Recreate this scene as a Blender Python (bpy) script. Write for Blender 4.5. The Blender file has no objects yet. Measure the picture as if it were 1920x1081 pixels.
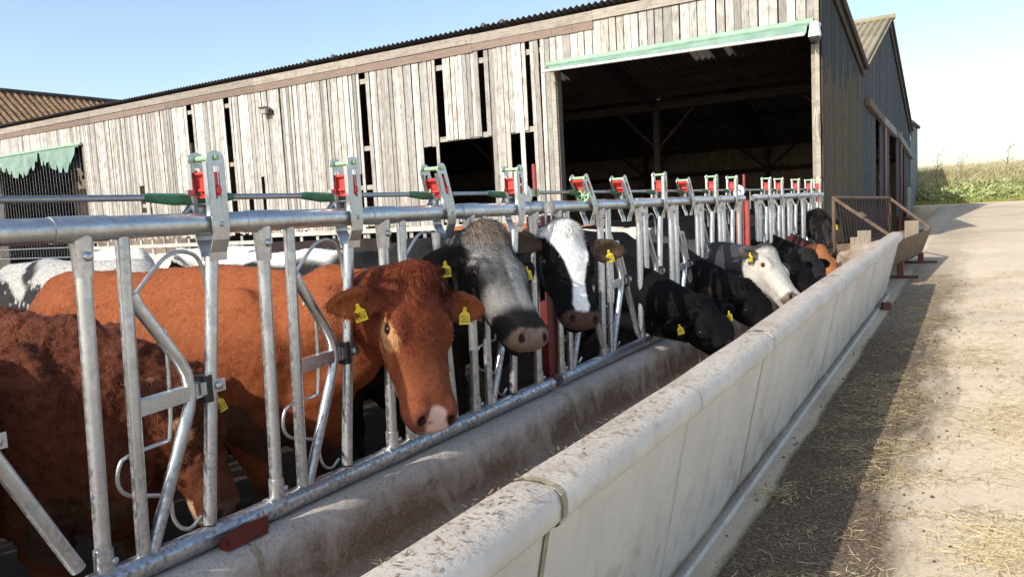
import bpy, math, random, time
import numpy as np
from mathutils import Vector, Matrix, noise as mnoise
try:
    import openvdb as vdb
except Exception:
    import pyopenvdb as vdb
T0 = time.time()
rng = np.random.default_rng(7)
random.seed(7)
scene = bpy.context.scene
COL = scene.collection
def V(*a): return np.array(a, float)
def nrm(v):
    v = np.asarray(v, float); return v / (np.linalg.norm(v) + 1e-12)
def lerp(a, b, t): return a + (b - a) * t
def sstep(x, a, b):
    t = np.clip((x - a) / (b - a), 0, 1); return t * t * (3 - 2 * t)

# ------------------------------------------------------------------ objects
def tag(o, label=None, cat=None, group=None, kind=None):
    if label: o['label'] = label
    if cat: o['category'] = cat
    if group: o['group'] = group
    if kind: o['kind'] = kind
    return o
def thing(name, label, cat, loc=(0, 0, 0), group=None):
    o = bpy.data.objects.new(name, None); COL.objects.link(o)
    o.location = tuple(float(v) for v in loc); o.empty_display_size = 0.1
    return tag(o, label, cat, group)

class MB:
    """collects shapes in world coordinates, then links them as one mesh object"""
    def __init__(s): s.v = []; s.f = []; s.n = 0; s.c = []; s.col = (1, 1, 1, 1); s.sm = []
    def add(s, verts, faces, smooth=False):
        verts = np.asarray(verts, float).reshape(-1, 3)
        s.v.append(verts); s.f += [tuple(i + s.n for i in f) for f in faces]
        s.sm += [smooth] * len(faces)
        s.c.append(np.tile(np.array(s.col, float), (len(verts), 1))); s.n += len(verts)
        return s
    def box(s, c, size, R=None, taper=None):
        x, y, z = [k / 2 for k in size]
        p = np.array([(-x, -y, -z), (x, -y, -z), (x, y, -z), (-x, y, -z), (-x, -y, z), (x, -y, z), (x, y, z), (-x, y, z)])
        if taper: p[4:, 0] *= taper; p[4:, 1] *= taper
        if R is not None: p = p @ np.array(R).T
        return s.add(p + np.array(c), [(0, 3, 2, 1), (4, 5, 6, 7), (0, 1, 5, 4), (1, 2, 6, 5), (2, 3, 7, 6), (3, 0, 4, 7)])
    def bbox(s, c, size, b=0.004, R=None):
        """box with chamfered long edges (an octagon prism along z of the box)"""
        x, y, z = [k / 2 for k in size]
        ring = [(-x + b, -y), (x - b, -y), (x, -y + b), (x, y - b), (x - b, y), (-x + b, y), (-x, y - b), (-x, -y + b)]
        p = [(a, q, -z) for a, q in ring] + [(a, q, z) for a, q in ring]
        p = np.array(p)
        if R is not None: p = p @ np.array(R).T
        f = [tuple(range(7, -1, -1)), tuple(range(8, 16))] + [(i, (i + 1) % 8, 8 + (i + 1) % 8, 8 + i) for i in range(8)]
        return s.add(p + np.array(c), f)
    def tube(s, pts, r, n=14, cap=True, smooth=True, sy=1.0):
        pts = [np.array(p, float) for p in pts]; m = len(pts)
        rs = r if hasattr(r, '__len__') else [r] * m
        t0 = nrm(pts[1] - pts[0]); up = V(0, 0, 1) if abs(t0[2]) < .9 else V(1, 0, 0)
        a = nrm(np.cross(t0, up)); vs = []
        for i in range(m):
            if i == 0: t = t0
            elif i == m - 1: t = nrm(pts[-1] - pts[-2])
            else: t = nrm(nrm(pts[i] - pts[i - 1]) + nrm(pts[i + 1] - pts[i]))
            a = nrm(a - t * (a @ t)); b = np.cross(t, a)
            k = np.arange(n) * 2 * math.pi / n
            vs.append(pts[i] + rs[i] * (np.outer(np.cos(k), a) + sy * np.outer(np.sin(k), b)))
        f = [(i * n + j, i * n + (j + 1) % n, (i + 1) * n + (j + 1) % n, (i + 1) * n + j) for i in range(m - 1) for j in range(n)]
        s.add(np.concatenate(vs), f, smooth)
        if cap:
            s.add(vs[0], [tuple(range(n - 1, -1, -1))]); s.add(vs[-1], [tuple(range(n))])
        return s
    def rod(s, pts, r, n=8, k=5):
        p = [np.array(q, float) for q in pts]; p = [2 * p[0] - p[1]] + p + [2 * p[-1] - p[-2]]; out = []
        for i in range(1, len(p) - 2):
            for j in range(k):
                t = j / k; out.append(.5 * (2 * p[i] + (p[i + 1] - p[i - 1]) * t + (2 * p[i - 1] - 5 * p[i] + 4 * p[i + 1] - p[i + 2]) * t * t + (3 * p[i] - p[i - 1] - 3 * p[i + 1] + p[i + 2]) * t ** 3))
        return s.tube(out + [p[-2]], r, n)
    def ball(s, c, r, n=12, m=8, R=None):
        r = np.array(r if hasattr(r, '__len__') else (r, r, r), float)
        vs = [(0, 0, 1)]
        for i in range(1, m):
            th = math.pi * i / m
            for j in range(n):
                ph = 2 * math.pi * j / n; vs.append((math.sin(th) * math.cos(ph), math.sin(th) * math.sin(ph), math.cos(th)))
        vs.append((0, 0, -1)); vs = np.array(vs) * r
        if R is not None: vs = vs @ np.array(R).T
        f = [(0, 1 + j, 1 + (j + 1) % n) for j in range(n)]
        for i in range(m - 2):
            for j in range(n):
                a = 1 + i * n + j; b = 1 + i * n + (j + 1) % n; f.append((a, a + n, b + n, b))
        L = len(vs) - 1; o = 1 + (m - 2) * n
        f += [(L, o + (j + 1) % n, o + j) for j in range(n)]
        return s.add(vs + np.array(c), f, True)
    def prism(s, poly, axis, a, b):
        """extrude a closed 2-D polygon; axis 'x': poly is (y,z); 'y': (x,z); 'z': (x,y)"""
        def P(u, v, w):
            return {'x': (w, u, v), 'y': (u, w, v), 'z': (u, v, w)}[axis]
        n = len(poly)
        vs = [P(u, v, a) for u, v in poly] + [P(u, v, b) for u, v in poly]
        ar = sum(poly[i][0] * poly[(i + 1) % n][1] - poly[(i + 1) % n][0] * poly[i][1] for i in range(n))
        flip = (ar > 0) != (axis == 'y')
        f = [tuple(range(n - 1, -1, -1)), tuple(range(n, 2 * n))] + [(i, (i + 1) % n, n + (i + 1) % n, n + i) for i in range(n)]
        if not flip: f = [tuple(reversed(q)) for q in f]
        return s.add(vs, f)
    def build(s, name, mat, parent=None, origin=None, **kw):
        me = bpy.data.meshes.new(name)
        vs = np.concatenate(s.v) if s.v else np.zeros((0, 3))
        base = np.zeros(3)
        if parent is not None: base = np.array(parent_world(parent))
        o0 = np.array(origin, float) if origin is not None else base
        me.from_pydata((vs - o0).tolist(), [], s.f)
        me.polygons.foreach_set('use_smooth', s.sm)
        at = me.color_attributes.new('tint', 'FLOAT_COLOR', 'POINT')
        at.data.foreach_set('color', np.concatenate(s.c).ravel())
        me.materials.append(mat); me.update()
        o = bpy.data.objects.new(name, me); COL.objects.link(o)
        o.location = tuple(o0 - base) if parent is not None else tuple(o0)
        if parent is not None: o.parent = parent
        tag(o, **kw)
        return o
def parent_world(p):
    w = Vector(p.location)
    while p.parent is not None:
        p = p.parent; w = w + Vector(p.location)
    return tuple(w)
def frame(d, up=(0, 0, 1)):
    """rotation matrix with columns x=d, y, z≈up"""
    x = nrm(d); z = nrm(np.array(up, float) - x * (np.array(up, float) @ x)); y = np.cross(z, x)
    return np.array([x, y, z]).T

# ------------------------------------------------------------------ materials
class NT:
    def __init__(s, name):
        s.m = bpy.data.materials.new(name); s.m.use_nodes = True; s.t = s.m.node_tree
        s.b = s.t.nodes['Principled BSDF']; s.out = s.t.nodes['Material Output']
    def n(s, typ, **kw):
        nd = s.t.nodes.new(typ)
        for k, v in kw.items():
            if k.startswith('i_'):
                key = k[2:]; key = int(key) if key.isdigit() else key.replace('_', ' ')
                s.set(nd.inputs[key], v)
            else: setattr(nd, k, v)
        return nd
    def set(s, sock, v):
        if isinstance(v, bpy.types.NodeSocket): s.t.links.new(v, sock)
        elif isinstance(v, bpy.types.Node): s.t.links.new(v.outputs[0], sock)
        else:
            if sock.type == 'RGBA' and len(v) == 3: v = (*v, 1)
            sock.default_value = v
    def coord(s, scale=(1, 1, 1), loc=(0, 0, 0), rot=(0, 0, 0), obj=False):
        if obj: src = s.n('ShaderNodeTexCoord').outputs['Object']
        else: src = s.n('ShaderNodeNewGeometry').outputs['Position']
        mp = s.n('ShaderNodeMapping'); s.set(mp.inputs['Vector'], src)
        mp.inputs['Scale'].default_value = scale; mp.inputs['Location'].default_value = loc; mp.inputs['Rotation'].default_value = rot
        return mp.outputs[0]
    def noise(s, co, scale, detail=4, rough=.55, dist=0):
        nd = s.n('ShaderNodeTexNoise'); s.set(nd.inputs['Vector'], co)
        nd.inputs['Scale'].default_value = scale; nd.inputs['Detail'].default_value = detail
        nd.inputs['Roughness'].default_value = rough; nd.inputs['Distortion'].default_value = dist
        return nd.outputs['Fac']
    def vor(s, co, scale, feat='F1', out='Distance', rnd=1.0):
        nd = s.n('ShaderNodeTexVoronoi', feature=feat); s.set(nd.inputs['Vector'], co); nd.inputs['Scale'].default_value = scale
        nd.inputs['Randomness'].default_value = rnd
        return nd.outputs[out]
    def ramp(s, fac, stops, interp='LINEAR'):
        r = s.n('ShaderNodeValToRGB'); s.set(r.inputs[0], fac); e = r.color_ramp; e.interpolation = interp
        while len(e.elements) > 1: e.elements.remove(e.elements[-1])
        for i, (p, c) in enumerate(stops):
            c = (c, c, c) if not hasattr(c, '__len__') else c
            el = e.elements[0] if i == 0 else e.elements.new(p)
            el.position = p; el.color = (*c[:3], 1)
        return r.outputs[0]
    def mix(s, fac, a, b, mode='MIX'):
        nd = s.n('ShaderNodeMix', data_type='RGBA', blend_type=mode)
        s.set(nd.inputs[0], fac); s.set(nd.inputs[6], a); s.set(nd.inputs[7], b); return nd.outputs[2]
    def math(s, op, a, b=0.0, clamp=False):
        nd = s.n('ShaderNodeMath', operation=op, use_clamp=clamp); s.set(nd.inputs[0], a); s.set(nd.inputs[1], b); return nd.outputs[0]
    def sep(s, co):
        nd = s.n('ShaderNodeSeparateXYZ'); s.set(nd.inputs[0], co); return nd.outputs
    def bump(s, h, strength=.3, dist=.01, normal=None):
        nd = s.n('ShaderNodeBump'); s.set(nd.inputs['Height'], h); nd.inputs['Strength'].default_value = strength; nd.inputs['Distance'].default_value = dist
        if normal is not None: s.set(nd.inputs['Normal'], normal)
        return nd.outputs[0]
    def attr(s, name, out='Color'):
        nd = s.n('ShaderNodeAttribute'); nd.attribute_name = name; return nd.outputs[out]
    def fin(s, col=None, rough=None, metal=None, normal=None, **kw):
        if col is not None: s.set(s.b.inputs['Base Color'], col)
        if rough is not None: s.set(s.b.inputs['Roughness'], rough)
        if metal is not None: s.set(s.b.inputs['Metallic'], metal)
        if normal is not None: s.set(s.b.inputs['Normal'], normal)
        for k, v in kw.items(): s.set(s.b.inputs[k.replace('_', ' ')], v)
        return s.m

def m_galv(name, dark=1.0, dirt=.4):
    k = NT(name); co = k.coord()
    sp = k.vor(co, 130, out='Color'); sp = k.sep(sp)[0]
    n1 = k.noise(co, 9, 5); n2 = k.noise(co, 45, 4)
    base = k.mix(sp, (.54 * dark, .565 * dark, .59 * dark), (.61 * dark, .635 * dark, .66 * dark))
    st = k.ramp(n1, [(.40, 1), (.62, 0)])
    base = k.mix(k.math('MULTIPLY', st, .35), base, (.36 * dark, .36 * dark, .35 * dark))
    z = k.sep(co)[2]
    low = k.math('MULTIPLY', k.ramp(z, [(0.0, 1), (.9, .75), (1.0, .25)]), k.ramp(n2, [(.46, 0), (.62, 1)]))
    base = k.mix(k.math('MULTIPLY', low, dirt), base, (.10, .075, .05))
    r = k.ramp(n2, [(.3, .27), (.7, .44)])
    met = k.math('SUBTRACT', .9, k.math('MULTIPLY', low, dirt))
    return k.fin(base, r, met, k.bump(k.mix(.5, n2, sp), .12, .003))
def m_plain(name, col, rough=.5, metal=0, var=.2, scale=12, bump=.1):
    k = NT(name); co = k.coord(); n = k.noise(co, scale, 5); n2 = k.noise(co, scale * 7, 3)
    c = k.mix(k.ramp(n, [(.3, 0), (.7, 1)]), tuple(x * (1 - var) for x in col), tuple(min(1, x * (1 + var)) for x in col))
    return k.fin(c, rough, metal, k.bump(n2, bump, .004))
def m_tint(name, rough=.8, amp=.5, scale=(14, 14, 1.2), bump=.4, mult=(1, 1, 1), stain=(.20, .18, .14), low=0):
    """timber: per-board tint x grain"""
    k = NT(name); t = k.attr('tint'); co = k.coord(scale=scale)
    g = k.noise(co, 3, 6, .65, .6); co2 = k.coord(); kn = k.noise(co2, 5.0, 3); fine = k.noise(k.coord(scale=(60, 60, 3)), 2, 3)
    c = k.mix(1.0, t, k.ramp(g, [(.28, 1 - amp), (.5, .92), (.72, 1.1)]), 'MULTIPLY')
    knot = k.ramp(k.vor(k.coord(scale=(6, 6, 1.6)), 1.0), [(.0, .3), (.09, .6), (.13, 1)])
    c = k.mix(1.0, c, knot, 'MULTIPLY')
    c = k.mix(k.math('MULTIPLY', k.ramp(kn, [(.5, 0), (.68, 1)]), .5), c, stain)
    c = k.mix(1.0, c, mult, 'MULTIPLY')
    if low: c = k.mix(k.math('MULTIPLY', k.ramp(k.math('MULTIPLY', k.sep(co2)[2], .2), [(.28, 1), (.75, 0)]), low), c, (.22, .19, .15), 'MIX')
    return k.fin(c, rough, 0, k.bump(k.mix(.5, g, fine), bump, .006))
def m_concrete(name, col=(.64, .61, .57), dirtcol=(.11, .058, .026), kind='outer'):
    k = NT(name); co = k.coord(); x, y, z = k.sep(co)
    n1 = k.noise(co, 2.2, 6, .6); n2 = k.noise(co, 22, 6, .6); n3 = k.noise(co, 160, 3)
    c = k.mix(k.ramp(n1, [(.3, 0), (.7, 1)]), tuple(v * .86 for v in col), tuple(v * 1.12 for v in col))
    c = k.mix(k.math('MULTIPLY', k.ramp(n2, [(.5, 0), (.75, 1)]), .25), c, tuple(v * .62 for v in col))
    sv = k.noise(k.coord(scale=(9, 9, .8)), 1.0, 4)     # vertical streaks
    c = k.mix(k.math('MULTIPLY', k.ramp(sv, [(.52, 0), (.75, 1)]), .28), c, tuple(v * .6 for v in col))
    geo = k.n('ShaderNodeNewGeometry'); nz = k.sep(geo.outputs['Normal'])[2]
    t = k.sep(k.attr('tint'))[0]      # dirt mask carried in the tint (0 clean .. 1 dirty)
    br = k.noise(co, 4.5, 7, .7, .6); br2 = k.noise(co, 70, 5, .75)
    c = k.mix(k.math('MULTIPLY', t, .75, True), c, (.47, .37, .26))
    m = k.math('ADD', k.math('MULTIPLY', k.math('SUBTRACT', br, .5), 2.4), k.math('SUBTRACT', k.math('MULTIPLY', t, 1.6), .36), True)
    m = k.math('MULTIPLY', m, k.ramp(br2, [(.35, .72), (.55, 1)]))
    c = k.mix(k.math('MULTIPLY', m, .95), c, k.mix(br2, tuple(v * .6 for v in dirtcol), tuple(v * 1.5 for v in dirtcol)))
    topn = k.ramp(nz, [(.35, 0), (.8, 1)]); c = k.mix(k.math('MULTIPLY', topn, .55), c, (.40, .35, .29))
    top = k.math('MULTIPLY', topn, k.ramp(br2, [(.50, 0), (.60, 1)]))
    c = k.mix(k.math('MULTIPLY', top, .5), c, (.20, .14, .09))
    pit = k.ramp(k.vor(co, 60), [(.05, 0), (.14, 1)])
    h = k.mix(.5, n3, k.mix(.5, n2, pit))
    return k.fin(c, .85, 0, k.bump(h, .35, .006))

M = {}
M['galv'] = m_galv('galvanised steel', 1.0, .6)
M['galv_dirty'] = m_galv('galvanised steel soiled', .92, .8)
M['galv_tube'] = m_galv('galvanised drive tube', .62, .3)
M['plate'] = m_galv('zinc plated bracket', .88, .2)
M['red_plastic'] = m_plain('red moulded plastic', (.62, .05, .045), .35, 0, .12)
M['green_plastic'] = m_plain('pale green plastic', (.30, .50, .28), .4, 0, .12)
M['green_sleeve'] = m_plain('dark green rubber sleeve', (.035, .13, .065), .5, 0, .35, 18)
M['white_plastic'] = m_plain('white plastic', (.75, .75, .72), .4, 0, .08)
M['black_rubber'] = m_plain('black rubber', (.02, .02, .022), .6)
M['red_steel'] = m_plain('dark red painted steel', (.12, .016, .014), .5, 0, .3, 8)
M['red_steel_bright'] = m_plain('faded red painted steel', (.32, .05, .04), .5, 0, .25, 8)
M['rust_red'] = m_plain('rust brown red oxide', (.12, .04, .028), .7, 0, .35, 6)
M['tag'] = m_plain('yellow ear tag plastic', (.78, .60, .03), .4, 0, .08, 40)
M['ink'] = m_plain('black print', (.05, .045, .02), .6)
M['timber'] = m_tint('weathered larch boards', amp=.78, mult=(1.12, 1.11, 1.10), low=.40)
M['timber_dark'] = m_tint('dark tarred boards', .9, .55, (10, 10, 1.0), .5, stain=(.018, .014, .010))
M['fascia'] = m_tint('weathered fascia plank', .85, .5, (1.0, 14, 14), .4)
M['conc_out'] = m_concrete('precast concrete')
def m_rust():
    k = NT('galvanised trough gone brown'); co = k.coord(); n = k.noise(co, 7, 6, .65); n2 = k.noise(co, 50, 4)
    c = k.ramp(n, [(.3, (.07, .042, .026)), (.5, (.13, .083, .052)), (.7, (.21, .145, .10))])
    c = k.mix(k.ramp(n2, [(.45, 0), (.7, .5)]), c, (.12, .08, .05))
    return k.fin(c, .7, .1, k.bump(n2, .25, .004))
M['rust_trough'] = m_rust()
def m_green_cloth():
    k = NT('faded green mesh sheet'); co = k.coord(); n = k.noise(co, 3, 5); f = k.noise(k.coord(scale=(3, 3, 30)), 2, 3)
    c = k.mix(k.ramp(n, [(.3, 0), (.7, 1)]), (.18, .30, .24), (.30, .43, .36))
    c = k.mix(.3, c, k.ramp(f, [(.3, .2), (.7, .55)]), 'MULTIPLY')
    return k.fin(c, .8, 0, k.bump(n, .3, .02))
M['green_cloth'] = m_green_cloth()
M['green_roll'] = m_plain('faded green roller tube', (.26, .42, .30), .6, 0, .2, 5)
def m_roof(name, a, b, lich=None, backdark=True, sc=(1, 1, 1)):
    k = NT(name); co = k.coord(scale=sc); n = k.noise(co, 1.6, 7, .7); n2 = k.noise(co, 14, 5, .6)
    c = k.mix(k.ramp(n, [(.35, 0), (.65, 1)]), a, b)
    if lich: c = k.mix(k.math('MULTIPLY', k.ramp(n2, [(.5, 0), (.62, 1)]), .75), c, lich)
    return k.fin(c, .9, 0, k.bump(n2, .3, .01))
M['roof_old'] = m_roof('lichened fibre cement sheet', (.10, .055, .033), (.22, .13, .075), (.42, .28, .11))
M['roof_pale'] = m_roof('mossy fibre cement sheet', (.20, .17, .12), (.34, .30, .22), (.30, .27, .12))
M['roof_dark'] = m_roof('dark corrugated sheet', (.05, .045, .045), (.11, .10, .10))
M['inner_sheet'] = m_roof('brown corrugated inner sheet', (.16, .125, .10), (.26, .21, .17))
M['inner_steel'] = m_plain('dull brown frame steel', (.032, .016, .014), .7, 0, .3, 4)
def m_rooflight():
    k = NT('dirty translucent roof sheet'); co = k.coord(); n = k.noise(co, 8, 4)
    c = k.mix(n, (.5, .47, .42), (.30, .27, .23)); tr = k.n('ShaderNodeBsdfTranslucent'); k.set(tr.inputs['Color'], c)
    ms = k.n('ShaderNodeMixShader'); ms.inputs[0].default_value = .35
    k.fin(c, .6); k.t.links.new(k.b.outputs[0], ms.inputs[2]); k.t.links.new(tr.outputs[0], ms.inputs[1]); k.t.links.new(ms.outputs[0], k.out.inputs[0])
    return k.m
M['rooflight'] = m_rooflight()
# ------------------------------------------------------------------ terrain
GY = [-400, 3.3, 6, 10, 13, 15, 20, 33.6, 36.3, 36.8, 39.5, 44, 120, 500]
GZ = [0, 0, .10, .23, .36, .47, .66, 1.04, 1.10, 1.28, 2.35, 2.62, 2.9, 3.0]
def zroad(y): return np.interp(y, GY, GZ)
def zg(x, y):
    x = np.asarray(x, float); y = np.asarray(y, float)
    k = np.where(y > 34.2, 1.0, sstep(x, -2.45, -1.6))
    return zroad(y) * k
def grid_mesh(name, xs, ys, zf, mat, **kw):
    X, Y = np.meshgrid(xs, ys); Z = zf(X, Y); n = len(xs)
    vs = np.stack([X, Y, Z], -1).reshape(-1, 3)
    f = [(j * n + i, j * n + i + 1, (j + 1) * n + i + 1, (j + 1) * n + i) for j in range(len(ys) - 1) for i in range(n - 1)]
    m = MB(); m.add(vs, f, True); return m.build(name, mat, origin=(0, 0, 0), **kw)
def m_ground():
    k = NT('yard concrete with dung and field'); co = k.coord(); x, y, z = k.sep(co)
    n1 = k.noise(co, .7, 6, .6); n2 = k.noise(co, 7, 6, .65); n3 = k.noise(co, 60, 5, .7); nl = k.noise(k.coord(scale=(1.6, .45, 1)), 2.2, 5, .65)
    c = k.ramp(n1, [(.3, (.48, .40, .29)), (.5, (.60, .50, .365)), (.7, (.68, .575, .435))])
    c = k.mix(k.math('MULTIPLY', k.ramp(n2, [(.48, 0), (.68, 1)]), .22), c, (.30, .24, .17))
    c = k.mix(k.math('MULTIPLY', k.ramp(n3, [(.52, 0), (.66, 1)]), .28), c, (.20, .15, .10))
    # trampled dung band along the trough, also painting the wall's shadow strip darker: strongest 0.25..0.9 m out, thinning with distance
    off = k.math('ADD', x, 1.22)
    band = k.ramp(k.math('MULTIPLY', off, .5), [(.0, 0), (.06, .12), (.12, 1), (.27, .95), (.36, .5), (.55, .12), (.85, 0)])
    bandm = k.math('ADD', k.math('MULTIPLY', band, 1.45), k.math('MULTIPLY', k.math('SUBTRACT', nl, .5), 1.3), True)
    yfall = k.ramp(k.math('MULTIPLY', y, .05), [(.42, 1), (.75, .3), (1, .15)])
    bandm = k.math('MULTIPLY', k.math('MULTIPLY', k.ramp(k.math('SUBTRACT', bandm, .15), [(.2, 0), (.6, 1)]), yfall), k.ramp(n3, [(.38, .72), (.55, 1)]))
    c = k.mix(k.math('MULTIPLY', bandm, .95), c, k.ramp(n2, [(.3, (.036, .022, .013)), (.7, (.100, .064, .038))]))
    # tyre polished bands
    # cow yard
    yard = k.ramp(k.math('ADD', x, 3.0), [(.1, 1), (.75, 0)])
    yn = k.noise(co, 5, 6, .7)
    cy = k.ramp(yn, [(.3, (.012, .008, .006)), (.55, (.03, .02, .013)), (.75, (.08, .055, .03))])
    inyard = k.math('MULTIPLY', yard, k.math('LESS_THAN', y, 34.5))
    c = k.mix(inyard, c, cy)
    # field and bank soil under the grass
    fld = k.math('GREATER_THAN', y, 36.25)
    c = k.mix(fld, c, k.ramp(n2, [(.3, (.10, .11, .035)), (.7, (.24, .20, .10))]))
    h = k.mix(.5, n3, n2)
    return k.fin(c, .92, 0, k.bump(h, .5, .012), Specular_IOR_Level=.12)
M['ground'] = m_ground()
xs = np.unique(np.concatenate([np.linspace(-420, -30, 14), np.linspace(-30, -3, 10), np.linspace(-3, -1.2, 10), np.linspace(-1.2, 12, 14), np.linspace(12, 420, 14)]))
ys = np.unique(np.concatenate([np.linspace(-300, -6, 10), np.linspace(-6, 34, 41), [34.19, 34.21], np.array([36.3, 36.5, 36.8, 37.5, 38.5, 39.5, 41, 44]), np.linspace(50, 600, 16)]))
grid_mesh('ground', xs, ys, zg, M['ground'], kind='structure')

# ------------------------------------------------------------------ concrete feed trough, five precast lengths
def trough_profile(yv):
    zo = float(np.interp(yv, [0, 2, 3, 4.1, 5.3, 11.6], [-.012, -.005, .0, .02, .06, .205]))  # outer wall follows the road, inner curb stays level
    zb = float(zroad(yv)) - .03
    P = [(-1.222, zb + 0.0), (-1.208, zb + .06), (-1.196, zb + .115), (-1.040, .838 + zo), (-1.002, .852 + zo), (-.985, .872 + zo), (-.982, .91 + zo), (-.99, .938 + zo), (-1.012, .957 + zo), (-1.05, .966 + zo),
         (-1.10, .966 + zo), (-1.14, .955 + zo), (-1.165, .93 + zo), (-1.175, .89 + zo), (-1.20, .72 + zo), (-1.26, .50 + zo * .8), (-1.36, .33 + zo * .5), (-1.52, .235 + zo * .3), (-1.75, .20),
         (-2.02, .205), (-2.165, .245), (-2.215, .33), (-2.235, .44), (-2.252, .515), (-2.285, .548), (-2.33, .555), (-2.44, .555), (-2.475, .54), (-2.49, .50), (-2.49, 0.0), (-2.49, -.03), (-1.9, -.03)]
    A = [1.0, .95, .30, .02, .05, .12, .12, .14, .2, .35, .42, .4, .3, .45, .62, .72, .8, .88, .97, .97, .95, .88, .66, .42, .24, .15, .3, .45, .6, .9, .9, .9]
    return P, A
joints = [-.65, 1.80, 4.25, 6.70, 9.15, 11.6]
ordn = ['nearest length of pale concrete feed trough, its rim cut off by the bottom edge', 'concrete trough length with a dark sealed joint, in front of the curly and red cows',
        'concrete trough length in front of the red post and black head-down cow', 'concrete trough length in front of the white-faced cow', 'last concrete trough length, beside the rusty hay feeder']
for i in range(5):
    a, b = joints[i] + .006, joints[i + 1] - .006
    t = thing('feed_trough', ordn[i], 'feed trough', (-1.7, (a + b) / 2, 0), 'precast lengths of the concrete feed trough')
    m = MB(); st = np.linspace(a, b, 26); vs = []; cs = []
    for j, yv in enumerate(st):
        P, A = trough_profile(yv); P = np.array(P); A = np.array(A) * (1 + .12 * math.sin(yv * 3.1) + .08 * math.sin(yv * 7.7 + 1))
        e = min(yv - a, b - yv)
        ctr = np.array([-1.8, .3])
        if e < .02:
            k_ = .006 if e < .004 else 0
            P = P + (ctr - P) * k_
        wob = .003 * np.sin(yv * 7 + np.arange(len(P)))
        P = P.copy(); P[:, 0] += wob * .6
        vs.append(np.stack([P[:, 0], np.full(len(P), yv), P[:, 1]], -1)); cs.append(np.array(A))
    n = len(P)
    f = [(j * n + q, j * n + (q + 1) % n, (j + 1) * n + (q + 1) % n, (j + 1) * n + q) for j in range(len(st) - 1) for q in range(n)]
    f = [tuple(reversed(q)) for q in f]
    f += [tuple(range(n)), tuple(reversed(range((len(st) - 1) * n, len(st) * n)))]
    m.add(np.concatenate(vs), f, True); c4 = np.ones((len(st) * n, 4)); c4[:, 0] = np.concatenate(cs); m.c[-1] = c4
    o = m.build('trough_body', M['conc_out'], t)
    md = o.modifiers.new('edge', 'EDGE_SPLIT'); md.split_angle = math.radians(50)
    # joint sealant strip on the far end of this length
    if i < 4:
        s = MB(); P, A = trough_profile(b + .006); q = P[2:25]
        for u in range(len(q) - 1):
            (x0, z0), (x1, z1) = q[u], q[u + 1]; d = nrm(V(x1 - x0, z1 - z0)); nn = V(d[1], -d[0])
            wd = (.013 if (i == 0 or u > 6) else .004) + .003 * math.sin(u * 2.1)
            a0 = V(x0, z0) + nn * .0035; a1 = V(x1, z1) + nn * .0035
            yy = b + .006
            s.add([(a0[0], yy - wd, a0[1]), (a0[0], yy + wd, a0[1]), (a1[0], yy + wd, a1[1]), (a1[0], yy - wd, a1[1])], [(0, 1, 2, 3)])
        M.setdefault('sealant', m_plain('aged joint mortar', (.30, .26, .17), .85, 0, .4, 20, .4))
        s.build('joint_seal', M['sealant'], t)
    for ym in (a + 1.18,):
        s = MB(); P, A = trough_profile(ym); q = P[2:14]
        for u in range(len(q) - 1):
            (x0, z0), (x1, z1) = q[u], q[u + 1]; d = nrm(V(x1 - x0, z1 - z0)); nn = V(d[1], -d[0]); a0 = V(x0, z0) + nn * .003; a1 = V(x1, z1) + nn * .003
            s.add([(a0[0], ym - .002, a0[1]), (a0[0], ym + .002, a0[1]), (a1[0], ym + .002, a1[1]), (a1[0], ym - .002, a1[1])], [(0, 1, 2, 3)])
        M.setdefault('mould', m_plain('hairline mould mark', (.22, .19, .16), .9)); s.build('mould_line', M['mould'], t)
    # cast plinth strip at the foot of the outer wall
    pl = MB()
    pls = np.linspace(a, b, 8)
    for u in range(7):
        y0, y1 = pls[u], pls[u + 1]; z0, z1 = float(zroad(y0)), float(zroad(y1))
        pl.add([(-1.225, y0, z0 - .02), (-1.16, y0, z0 - .02), (-1.17, y0, z0 + .028), (-1.215, y0, z0 + .034), (-1.225, y1, z1 - .02), (-1.16, y1, z1 - .02), (-1.17, y1, z1 + .028), (-1.215, y1, z1 + .034)],
               [(1, 5, 6, 2), (2, 6, 7, 3), (0, 1, 2, 3), (7, 6, 5, 4)])
    pl.c = [np.tile(np.array([[.9, 1, 1, 1], [.2, 1, 1, 1], [.2, 1, 1, 1], [1, 1, 1, 1]] * 2), (7, 1))]
    pl.v = [np.concatenate(pl.v)]
    pl.build('foot_strip', M['conc_out'], t)

# closing slab and boards at the far end of the trough
t = thing('end_slab', 'broken grey concrete slab closing the far end of the trough', 'slab', (-1.7, 11.75, .2))
P, A = trough_profile(11.6)
m = MB(); poly = [(-2.3, .15), (-1.3, .15), (-1.16, 1.0), (-1.30, 1.06), (-1.42, 1.02), (-1.55, 1.035), (-1.68, .93), (-1.80, .90), (-1.86, .80), (-2.0, .76), (-2.05, .6), (-2.3, .55)]
m.prism(poly, 'y', 11.64, 11.72); m.c = [np.tile(np.array([.62, 1, 1, 1]), (m.n, 1))]
m.build('slab', M['conc_out'], t)
m = MB(); m.col = (.30, .24, .16, 1); m.box((-1.49, 11.78, .98), (.17, .05, .42)); m.box((-1.62, 11.785, .92), (.10, .04, .36))
m.build('timber_block', M['timber'], t)

# brick lump by the foot of the wall
m = MB(); m.bbox((-1.10, 10.6, float(zroad(10.6)) + .04), (.10, .16, .08), .01, frame((1, .25, 0)))
tag(m.build('brick', M['rust_red'], origin=(-1.10, 10.6, float(zroad(10.6)))), 'dark red brick lying against the foot of the far trough wall', 'brick')

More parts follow.
